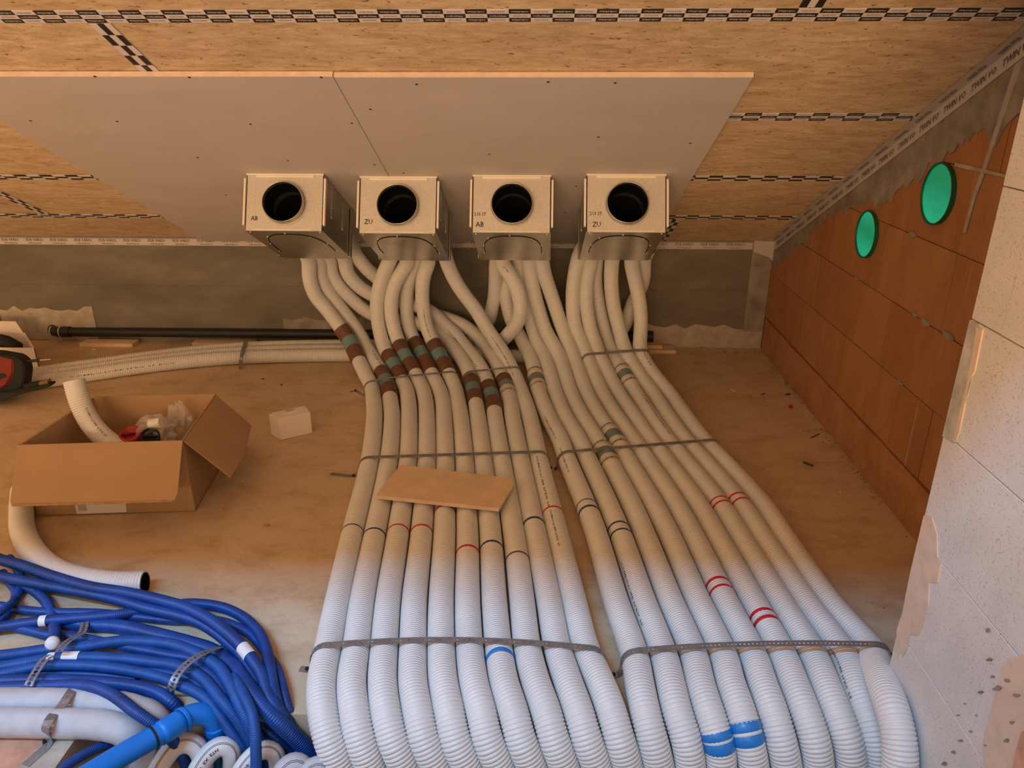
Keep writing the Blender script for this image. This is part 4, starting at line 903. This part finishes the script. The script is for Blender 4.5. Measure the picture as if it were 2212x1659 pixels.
t = thing('cardboard_box', 'open brown cardboard box with fold-out flaps on the concrete floor', 'box')
bx = {'fl': (-1.737, 2.232), 'fr': (-1.200, 2.284), 'br': (-1.247, 2.684), 'bl': (-1.712, 2.645)}; HZ = .28
def wallp(a, b, name, z1=HZ, th=.005):
    a = np.array(bx[a]); b = np.array(bx[b]); d = (b-a)/np.linalg.norm(b-a); n_ = np.array([d[1], -d[0]])*th
    e = MB(); e.prism([(*a, .001), (*b, .001), (*b, z1), (*a, z1)], (-n_[0], -n_[1], 0)); return e.build(name, M['card'], t, bevel=.001)
wf = wallp('fl', 'fr', 'front_panel'); wallp('fr', 'br', 'side_panel'); wallp('br', 'bl', 'back_panel', .285); wallp('bl', 'fl', 'side_panel')
e = MB(); e.prism([(*bx[k], .001) for k in ('fl', 'fr', 'br', 'bl')], (0, 0, .005)); e.build('bottom_panel', M['card'], t)
def flap(pts, label=None, th=(0, 0, -.005)):
    e = MB(); e.prism(pts, th); o = e.build('flap', M['card'], t, bevel=.0012)
    return o
fA, fB = np.array([*bx['fl'], HZ]), np.array([*bx['fr'], HZ])
def onplane(a, b, c, pxs):
    n_ = np.cross(b-a, c-a); return [unpl(x, y, n_, n_@a) for x, y in pxs]
flap([fA, fB]+onplane(fA, fB, un(378, 1081, Y=2.10), [(384, 1065), (376, 1081), (25, 1091), (22, 1080)]), th=(0, -.003, -.004))
e = MB(); p0, p1 = un(27, 1092, Y=2.047), un(374, 1082, Y=2.098); e.tube([p0, (p0+p1)/2+[0, 0, -.001], p1], .0035, 6); e.build('torn_edge', M['card_edge'], t)
bR = np.array([*bx['br'], HZ])
flap([fB+[.003, .0, 0], bR+[.003, 0, 0]]+onplane(fB, bR, un(500, 1029, Z=.125), [(543, 918), (527, 985), (498, 1031)]), th=(0, 0, -.005))
flap([np.array([*bx['fl'], HZ]), np.array([*bx['bl'], HZ]), np.array([-1.80, 2.58, .07]), np.array([-1.83, 2.27, .07])], th=(-.005, 0, 0))
flap([np.array([*bx['br'], HZ+.004]), np.array([*bx['bl'], HZ+.004]), np.array([-1.71, 2.75, .10]), np.array([-1.25, 2.79, .10])], th=(0, .005, 0))
e = MB(); a, b = [un(x, y, Y=2.25) for x, y in ((163, 1092), (271, 1086))]
def onfront(x, y):
    A_, B_ = np.array([*bx['fl'], 0]), np.array([*bx['fr'], 0]); n_ = np.cross(B_-A_, [0, 0, 1]); n_ /= np.linalg.norm(n_); P = unpl(x, y, n_, n_@A_); return P+n_*.0012*np.sign(n_@(CAM-P)), n_
q = [onfront(x, y)[0] for x, y in ((160, 1078), (271, 1072), (274, 1106), (166, 1110))]
e.add(q, [(0, 1, 2, 3)]); lb = e.build('paper_label', M['white_card'], t); lb['label'] = 'white shipping label on the front'
e = MB()
for f in np.linspace(.06, .2, 6):
    u0 = q[0]*(1-f)+q[1]*f; u1 = q[3]*(1-f)+q[2]*f; nn = onfront(200, 1090)[1]; s_ = -1 if nn[1] > 0 else 1
    e.add([u0*.9+u1*.1+nn*.0006*s_, u0*.9+u1*.1+nn*.0006*s_+(q[1]-q[0])*.008, u0*.2+u1*.8+nn*.0006*s_+(q[1]-q[0])*.008, u0*.2+u1*.8+nn*.0006*s_], [(0, 1, 2, 3)])
e.build('barcode', M['ink'], lb)
# contents of the box
def disc_cap(px, py, Y, r, h, mk, label, name='plastic_plug', tilt=(0, -.35, .94)):
    c = un(px, py, Y=Y); ax = np.array(tilt)/np.linalg.norm(tilt); e = MB(); F_ = frames(np.array([c, c+ax*h])); n = 28
    prof = [(0, 0), (r*.92, 0), (r, h*.15), (r, h*.85), (r*.96, h), (r*.8, h), (r*.78, h*.55), (r*.3, h*.5), (.0005, h*.5)]
    V = [c+ax*z+max(rad, .0004)*(math.cos(2*math.pi*i/n)*F_[1][0]+math.sin(2*math.pi*i/n)*F_[2][0]) for rad, z in prof for i in range(n)]
    e.add(V, [(k*n+i, k*n+(i+1) % n, (k+1)*n+(i+1) % n, (k+1)*n+i) for k in range(len(prof)-1) for i in range(n)])
    o = e.build(name, M[mk], None, smooth=True); tag(o, label, 'cap'); return o, c, ax, F_
o, c, ax, F_ = disc_cap(287, 948, 2.46, .040, .03, 'red', 'round red plastic cap inside the cardboard box')
e = MB(); 
for s in (1, -1): e.obox(c+ax*.024, F_[1][0]*.06, F_[2][0]*.004, ax*.012)
e.build('grip_bar', M['red'], o)
o, c, ax, F_ = disc_cap(325, 951, 2.46, .034, .035, 'black_rubber', 'round black rubber cap beside the red cap in the cardboard box', 'rubber_plug', (.35, -.5, .8))
e = MB(); e.obox(c+ax*.03, F_[1][0]*.05, F_[2][0]*.005, ax*.01); e.build('grip_bar', M['black'], o)
def crumple(label, pts, seed, name='plastic_bag'):
    r = random.Random(seed); bm = bmesh.new(); bmesh.ops.create_icosphere(bm, subdivisions=3, radius=1)
    c = np.mean([np.array(p) for p in pts], 0); sx, sy, sz = [max(abs(p[k]-c[k]) for p in pts) for k in range(3)]
    for v_ in bm.verts:
        f = 1+r.uniform(-.28, .28); v_.co = Vector((c[0]+v_.co.x*sx*f, c[1]+v_.co.y*sy*f, c[2]+v_.co.z*sz*f))
    me = bpy.data.meshes.new(name); bm.to_mesh(me); bm.free(); o = link(name, me, M['film']); tag(o, label, 'bag'); return o
crumple('crumpled clear plastic bag holding a white part inside the cardboard box', [un(300, 935, Y=2.5), un(372, 935, Y=2.5), un(335, 895, Y=2.55), un(335, 948, Y=2.5)+[0, .05, 0], un(335, 948, Y=2.5)-[0, .05, 0]], 5)
crumple('taller crumpled clear plastic bag against the back of the cardboard box', [un(365, 930, Y=2.58), un(415, 930, Y=2.58), un(390, 870, Y=2.6), un(390, 940, Y=2.58)+[0, .04, 0], un(390, 940, Y=2.58)-[0, .04, 0]], 9)
e = MB(); P = un(336, 915, Y=2.5); e.tube([P-[.022, 0, .004], P+[.022, 0, .004]], .02, 16); o = e.build('pipe_fitting', M['tape_white'], None, smooth=False, bevel=.001); tag(o, 'small white plastic fitting wrapped in clear bag inside the cardboard box', 'fitting')
e = MB()
for i in range(9): e.tube([np.array([-1.7+.05*i, 2.3+.03*(i % 4), .012+.01*(i % 3)]), np.array([-1.66+.05*i, 2.42+.03*(i % 3), .03])], .011, 8)
o = e.build('packing_foam', M['black_rubber']); tag(o, 'dark packing pieces at the bottom of the cardboard box', 'packing', kind='stuff')

# small white carton
t = thing('small_carton', 'small white closed carton standing on the floor right of the cardboard box', 'box')
fl_, fr_ = un(607, 951, Z=.001), un(675, 935, Z=.001); u_ = fr_-fl_; wdt = np.linalg.norm(u_); u_ /= wdt; dv = np.array([-u_[1], u_[0], 0]); Hc = .098
ln = un(589, 885, Z=.098)-un(600, 912, Z=.098)
e = MB(); dp = .075; e.hexa([fl_, fr_, fr_+dv*dp, fl_+dv*dp-u_*.02, fl_+[0, 0, Hc], fr_+[0, 0, Hc], fr_+dv*dp+[0, 0, Hc], fl_+dv*dp-u_*.02+[0, 0, Hc]]); e.build('body', M['white_card'], t, bevel=.0015)
e = MB(); c0 = fl_+[0, 0, Hc+.0008]-u_*.006; c1 = fr_+[0, 0, Hc+.0008]; e.prism([c0+dv*dp*.5, c1+dv*dp*.5, c1+dv*dp, c0+dv*dp], (0, 0, .0015)); e.build('lid_flap', M['white_card'], t)
e = MB(); cc = (c0+c1)/2+dv*dp*.5; e.prism([cc-u_*.03-dv*.008, cc+u_*.03-dv*.008, cc+u_*.03+dv*.004, cc-u_*.03+dv*.004], (0, 0, .003)); e.build('tuck_tab', M['tape_white'], t)
e = MB(); flat_text(e, 'LENTI', .014, cc+dv*dp*.28+[0, 0, .0035], u_, dv, 1); e.build('printed_text', M['ink'], t)

# plywood offcut on the pipes
e = MB(); q = [un(x, y, Z=z) for x, y, z in ((866, 1010, .082), (1108, 1040, .082), (1110, 1056, .082), (1078, 1106, .082), (813, 1078, .082), (815, 1072, .082))]
e.prism(q, (0, 0, .013)); o = e.build('plywood_offcut', M['wood'], bevel=.0015); tag(o, 'flat pale wooden board offcut lying askew across the left pipe bundle', 'board')

# ------------------------------------------------------------ black drain pipe and packing wood by the wall
t = thing('drain_pipe', 'straight black drain pipe along the foot of the low concrete wall', 'pipe')
e = MB(); e.tube([(-2.72, 4.088, .062), (.64, 4.088, .072)], .026, 24); e.build('tube', M['black'], t, smooth=False)
e = MB(); e.tube([(.55, 4.088, .072), (.655, 4.088, .072)], .031, 24); e.tube([(-2.76, 4.088, .062), (-2.69, 4.088, .062)], .0305, 24); e.build('socket', M['black'], t)
e = MB(); e.tube(spline([(-2.70, 4.088, .062), (-2.76, 4.086, .062), (-2.80, 4.098, .066), (-2.815, 4.14, .07)], sm=1), .028, 20); e.build('elbow', M['black'], t, smooth=True)
for x, y, r in ((-2.745, 4.088, .0318), (-2.80, 4.094, .031)):
    e = MB(); e.tube([(x-.002, y, .063), (x+.002, y, .063)], r, 24); e.build('sealing_ring', M['tape_white'], t)
for (x0, y0, x1, y1, lb) in ((176, 743, 284, 748, 'thin wooden slat under the black drain pipe near its left elbow'), (418, 742, 545, 746, 'thin wooden slat under the black drain pipe, right of the longer bare stretch')):
    a, b = un(x0, y0, Z=.012), un(x1, y1, Z=.012); e = MB(); e.prism([(a[0], a[1]-.02, .001), (b[0], a[1]-.02, .001), (b[0], a[1]+.06, .001), (a[0], a[1]+.06, .001)], (0, 0, .022)); o = e.build('timber_batten', M['wood'], bevel=.001); tag(o, lb, 'slat', 'wooden packing slats')
for (x0, x1, z0, Y0, lb) in ((.55, .775, .001, 4.0, 'lower of two stacked wooden blocks at the right end of the drain pipe'), (.5, .70, .022, 4.02, 'upper shorter wooden block stacked at the right end of the drain pipe')):
    e = MB(); e.box((x0, Y0, z0), (x1, Y0+.09, z0+.02)); o = e.build('wood_block', M['wood'], bevel=.001); tag(o, lb, 'block', 'wooden packing blocks')

# white open carton with black fittings at the left edge
t = thing('open_carton', 'open white carton with black fittings at the left edge by the low wall', 'box')
cx0, cx1, cy0, cy1 = -3.02, -2.60, 3.63, 3.86; e = MB(); th = .004
e.box((cx0, cy0, .001), (cx1, cy1, .005)); e.box((cx0, cy0, .004), (cx1, cy0+th, .125)); e.box((cx0, cy1-th, .004), (cx1, cy1, .13)); e.box((cx1-th, cy0, .004), (cx1, cy1, .125)); e.box((cx0, cy0, .004), (cx0+th, cy1, .12)); e.v = [(x-(y-3.63)*.85, y, z) for x, y, z in e.v]; e.build('tray', M['white_card'], t)
e = MB(); e.prism([(cx0, cy1, .128), (cx1-.01, cy1, .128), (cx1-.03, cy1+.055, .175), (cx0, cy1+.055, .175)], (0, .004, .002)); e.v = [(x-(y-3.63)*.85, y, z) for x, y, z in e.v]; e.build('flap', M['white_card'], t)
e = MB(); e.tube(spline([(-3.0, 3.74, .09), (-2.93, 3.74, .115), (-2.84, 3.74, .115), (-2.77, 3.73, .08)], sm=1), [.04]*0 or .042, 18); o = e.build('rubber_elbow', M['black_rubber'], smooth=True); tag(o, 'black rubber elbow lying in the open white carton at left', 'fitting')

# hammer drill at the left edge
t = thing('hammer_drill', 'red and black hammer drill lying on the white pipes at the left edge', 'power tool')
def D(x, y, Y): return un(x, y, Y=Y)
YD = 3.25
prof = [D(-90, 760, YD), D(0, 760, YD), D(45, 768, YD), D(60, 780, YD), D(64, 800, YD), D(60, 830, YD), D(20, 856, YD), D(-90, 870, YD)]
e = MB(); e.prism([p-[0, .035, 0] for p in prof], (0, .07, 0)); e.build('rubber_nose', M['black_rubber'], t, bevel=.008)
prof = [D(-90, 762, YD), D(0, 762, YD), D(40, 771, YD), D(42, 800, YD), D(28, 826, YD), D(0, 843, YD), D(-90, 850, YD)]
e = MB(); e.prism([p-[0, .043, 0] for p in prof], (0, .086, 0)); e.build('housing', M['dark_red'], t, bevel=.01)
prof = [D(-60, 800, YD), D(22, 799, YD), D(28, 806, YD), D(14, 812, YD), D(-60, 822, YD)]
e = MB(); e.prism([p-[0, .0445, 0] for p in prof], (0, .01, 0)); e.build('vent_recess', M['black'], t)
e = MB(); e.tube([D(55, 781, YD), D(85, 778, YD)], .007, 12); e.build('chuck', M['black'], t)
e = MB(); e.tube([D(80, 778.5, YD), D(110, 776, YD)], .0035, 10); e.build('drill_bit', M['steel'], t)
e = MB(); e.obox(D(72, 832, YD-.03), D(90, 829, YD)-D(55, 835, YD), (0, .03, 0), (0, 0, .028)); e.build('side_handle', M['black_rubber'], t, bevel=.003)
e = MB(); e.obox(D(98, 827, YD-.03), D(108, 825, YD)-D(88, 829, YD), (0, .03, 0), (0, 0, .026)); e.build('brass_collar', M['brass'], t, bevel=.002)
e = MB(); prof = [D(-90, 850, YD-.06), D(10, 848, YD-.06), D(60, 838, YD-.06), D(108, 830, YD-.06), D(108, 836, YD-.06), D(50, 850, YD-.08), D(0, 868, YD-.1), D(-90, 880, YD-.1)]
e.prism(prof, (0, .05, 0)); e.build('grip', M['black_rubber'], t, bevel=.005)

# ------------------------------------------------------------ green covers in the right wall, backlight put in as emission
for (yc, zc, r, lb) in ((2.966, .867, .0905, 'smaller looking green round cover in the orange block wall, nearer the low wall'), (2.497, 1.085, .0965, 'larger looking green round cover in the orange block wall, nearer the roof')):
    t = thing('duct_cover', lb, 'cover', 'green round covers in the orange wall'); n = 48
    e = MB(); a = [(math.cos(2*math.pi*i/n), math.sin(2*math.pi*i/n)) for i in range(n)]
    V = []
    for X, rad in ((WX, r), (WX-.014, r), (WX-.014, r-.005), (WX-.008, r-.006)): V += [(X, yc+rad*c, zc+rad*s) for c, s in a]
    e.add(V, [(k*n+i, k*n+(i+1) % n, (k+1)*n+(i+1) % n, (k+1)*n+i) for k in range(3) for i in range(n)]); e.build('pipe_rim', M['green_rim'], t, smooth=False)
    e = MB(); e.add([(WX-.009, yc+(r-.005)*c, zc+(r-.005)*s) for c, s in a], [tuple(range(n))]); e.build('cover_disc', M['green'], t)

# ------------------------------------------------------------ rubbish on the floor
def chip(px, py, lx, ly, rot, h, mk, label, name, cat, group=None):
    c = un(px, py, Z=0); r = random.Random(px*31+py); n = 7
    p = []
    for i in range(n):
        a = 2*math.pi*i/n; x, y = lx*math.cos(a)*r.uniform(.75, 1.1), ly*math.sin(a)*r.uniform(.75, 1.1)
        p.append((c[0]+x*math.cos(rot)-y*math.sin(rot), c[1]+x*math.sin(rot)+y*math.cos(rot), .0008))
    e = MB(); e.prism(p, (0, 0, h)); o = e.build(name, M[mk]); tag(o, label, cat, group)
def stick(px0, py0, px1, py1, r, mk, label, name='plastic_stick'):
    a, b = un(px0, py0, Z=r), un(px1, py1, Z=r); e = MB(); e.tube([a, b], r, 8); o = e.build(name, M[mk]); tag(o, label, 'debris')
stick(1735, 998, 1756, 1006, .004, 'green_rim', 'thick dark green stick on the floor between the right bundle and orange wall')
stick(1751, 946, 1770, 937, .0022, 'green_rim', 'thin dark green stick on the floor, pointing up toward the orange wall')
stick(1644, 853, 1652, 849, .002, 'black', 'tiny dark stick on the floor, farther back toward the low wall')
stick(1579, 841, 1588, 846, .002, 'tape_white', 'small white stick on the floor beside the rightmost white pipe')
chip(1840, 1052, .022, .013, .3, .002, 'film', 'crumpled scrap of clear film on the floor by the orange wall', 'film_scrap', 'scrap')
chip(1708, 881, .011, .009, .2, .012, 'red', 'small bright red cap lying by the white crumbs at the orange wall', 'plastic_plug', 'plug')
chip(1702, 853, .018, .008, .5, .004, 'dark_red', 'flat dull red scrap lying behind the bright red cap', 'red_scrap', 'scrap')
chip(1815, 1063, .004, .004, 0, .005, 'wood', 'tiny wood crumb left of the clear film scrap', 'wood_crumb', 'debris')
chip(1660, 937, .006, .005, 0, .005, 'mortar_light', 'small lone mortar crumb midway between the right bundle and the orange wall', 'mortar_crumb', 'debris')
chip(575, 1136, .010, .006, .4, .006, 'terracotta', 'brown wood splinter on the bare floor right of the cardboard box', 'wood_splinter', 'debris')
chip(568, 819, .010, .005, 0, .002, 'black', 'small black scrap on the floor behind the small white carton', 'black_scrap', 'debris')
chip(608, 832, .004, .009, .6, .003, 'black', 'tiny black hook-shaped scrap nearer the white carton', 'black_scrap', 'debris')
chip(203, 756, .012, .007, 0, .004, 'tape_white', 'small pale flake between the wood slat and the white pipes', 'plaster_flake', 'debris')
chip(1877, 1300, .012, .004, -.3, .002, 'mortar_light', 'pale flake on the floor near the partition wall, farthest left', 'plaster_flake', 'debris')
chip(1943, 1320, .014, .003, -.5, .002, 'mortar_light', 'long pale flake touching the partition wall foot', 'plaster_flake', 'debris')
chip(1908, 1312, .006, .004, .8, .002, 'mortar_light', 'pale flake between the two longer flakes by the partition', 'plaster_flake', 'debris')
chip(128, 1597, .010, .008, .3, .012, 'terracotta', 'orange clay chunk on the slab beside the wide band', 'clay_chunk', 'debris')
chip(525, 1040, .009, .002, .4, .001, 'tape_white', 'curved white shaving on the floor right of the open flap', 'shaving', 'debris')
def crumbs(cx, cy, n, sx, sy, size, mk, label, seed, rot=0.0):
    r = random.Random(seed); e = MB(); c = un(cx, cy, Z=0)
    for i in range(n):
        x, y = r.gauss(0, sx), r.gauss(0, sy); x, y = x*math.cos(rot)-y*math.sin(rot), x*math.sin(rot)+y*math.cos(rot); s = size*r.uniform(.4, 1.3); X = min(c[0]+x, WX-.012); Y = min(c[1]+y, WY-.01)
        v_ = [(X+s, Y, 0), (X, Y+s, 0), (X-s*.8, Y-.3*s, 0), (X+.2*s, Y-s, 0), (X, Y, s*.9)]
        e.add(v_, [(0, 1, 4), (1, 2, 4), (2, 3, 4), (3, 0, 4)])
    o = e.build('crumbs', M[mk]); tag(o, label, 'debris', kind='stuff')
crumbs(1748, 893, 160, .012, .06, .0035, 'mortar_light', 'heap of white plaster crumbs at the foot of the orange wall', 1)
crumbs(1770, 950, 60, .03, .04, .0022, 'wood', 'scattered wood chips on the floor beside the thin green stick', 2)
crumbs(1560, 762, 140, .22, .02, .005, 'mortar', 'rubble line along the foot of the low concrete wall at right', 3)
crumbs(1700, 830, 90, .012, .12, .006, 'mortar', 'rubble along the foot of the orange wall in the far corner', 4)
crumbs(1840, 1010, 90, .010, .20, .005, 'mortar', 'rubble along the foot of the orange wall nearer the camera', 5)
crumbs(1700, 1000, 90, .16, .5, .0014, 'mortar_light', 'fine grit scattered on the floor right of the right bundle', 6)
crumbs(520, 1180, 60, .3, .3, .0014, 'mortar', 'fine grit scattered on the floor left of the left bundle', 7)
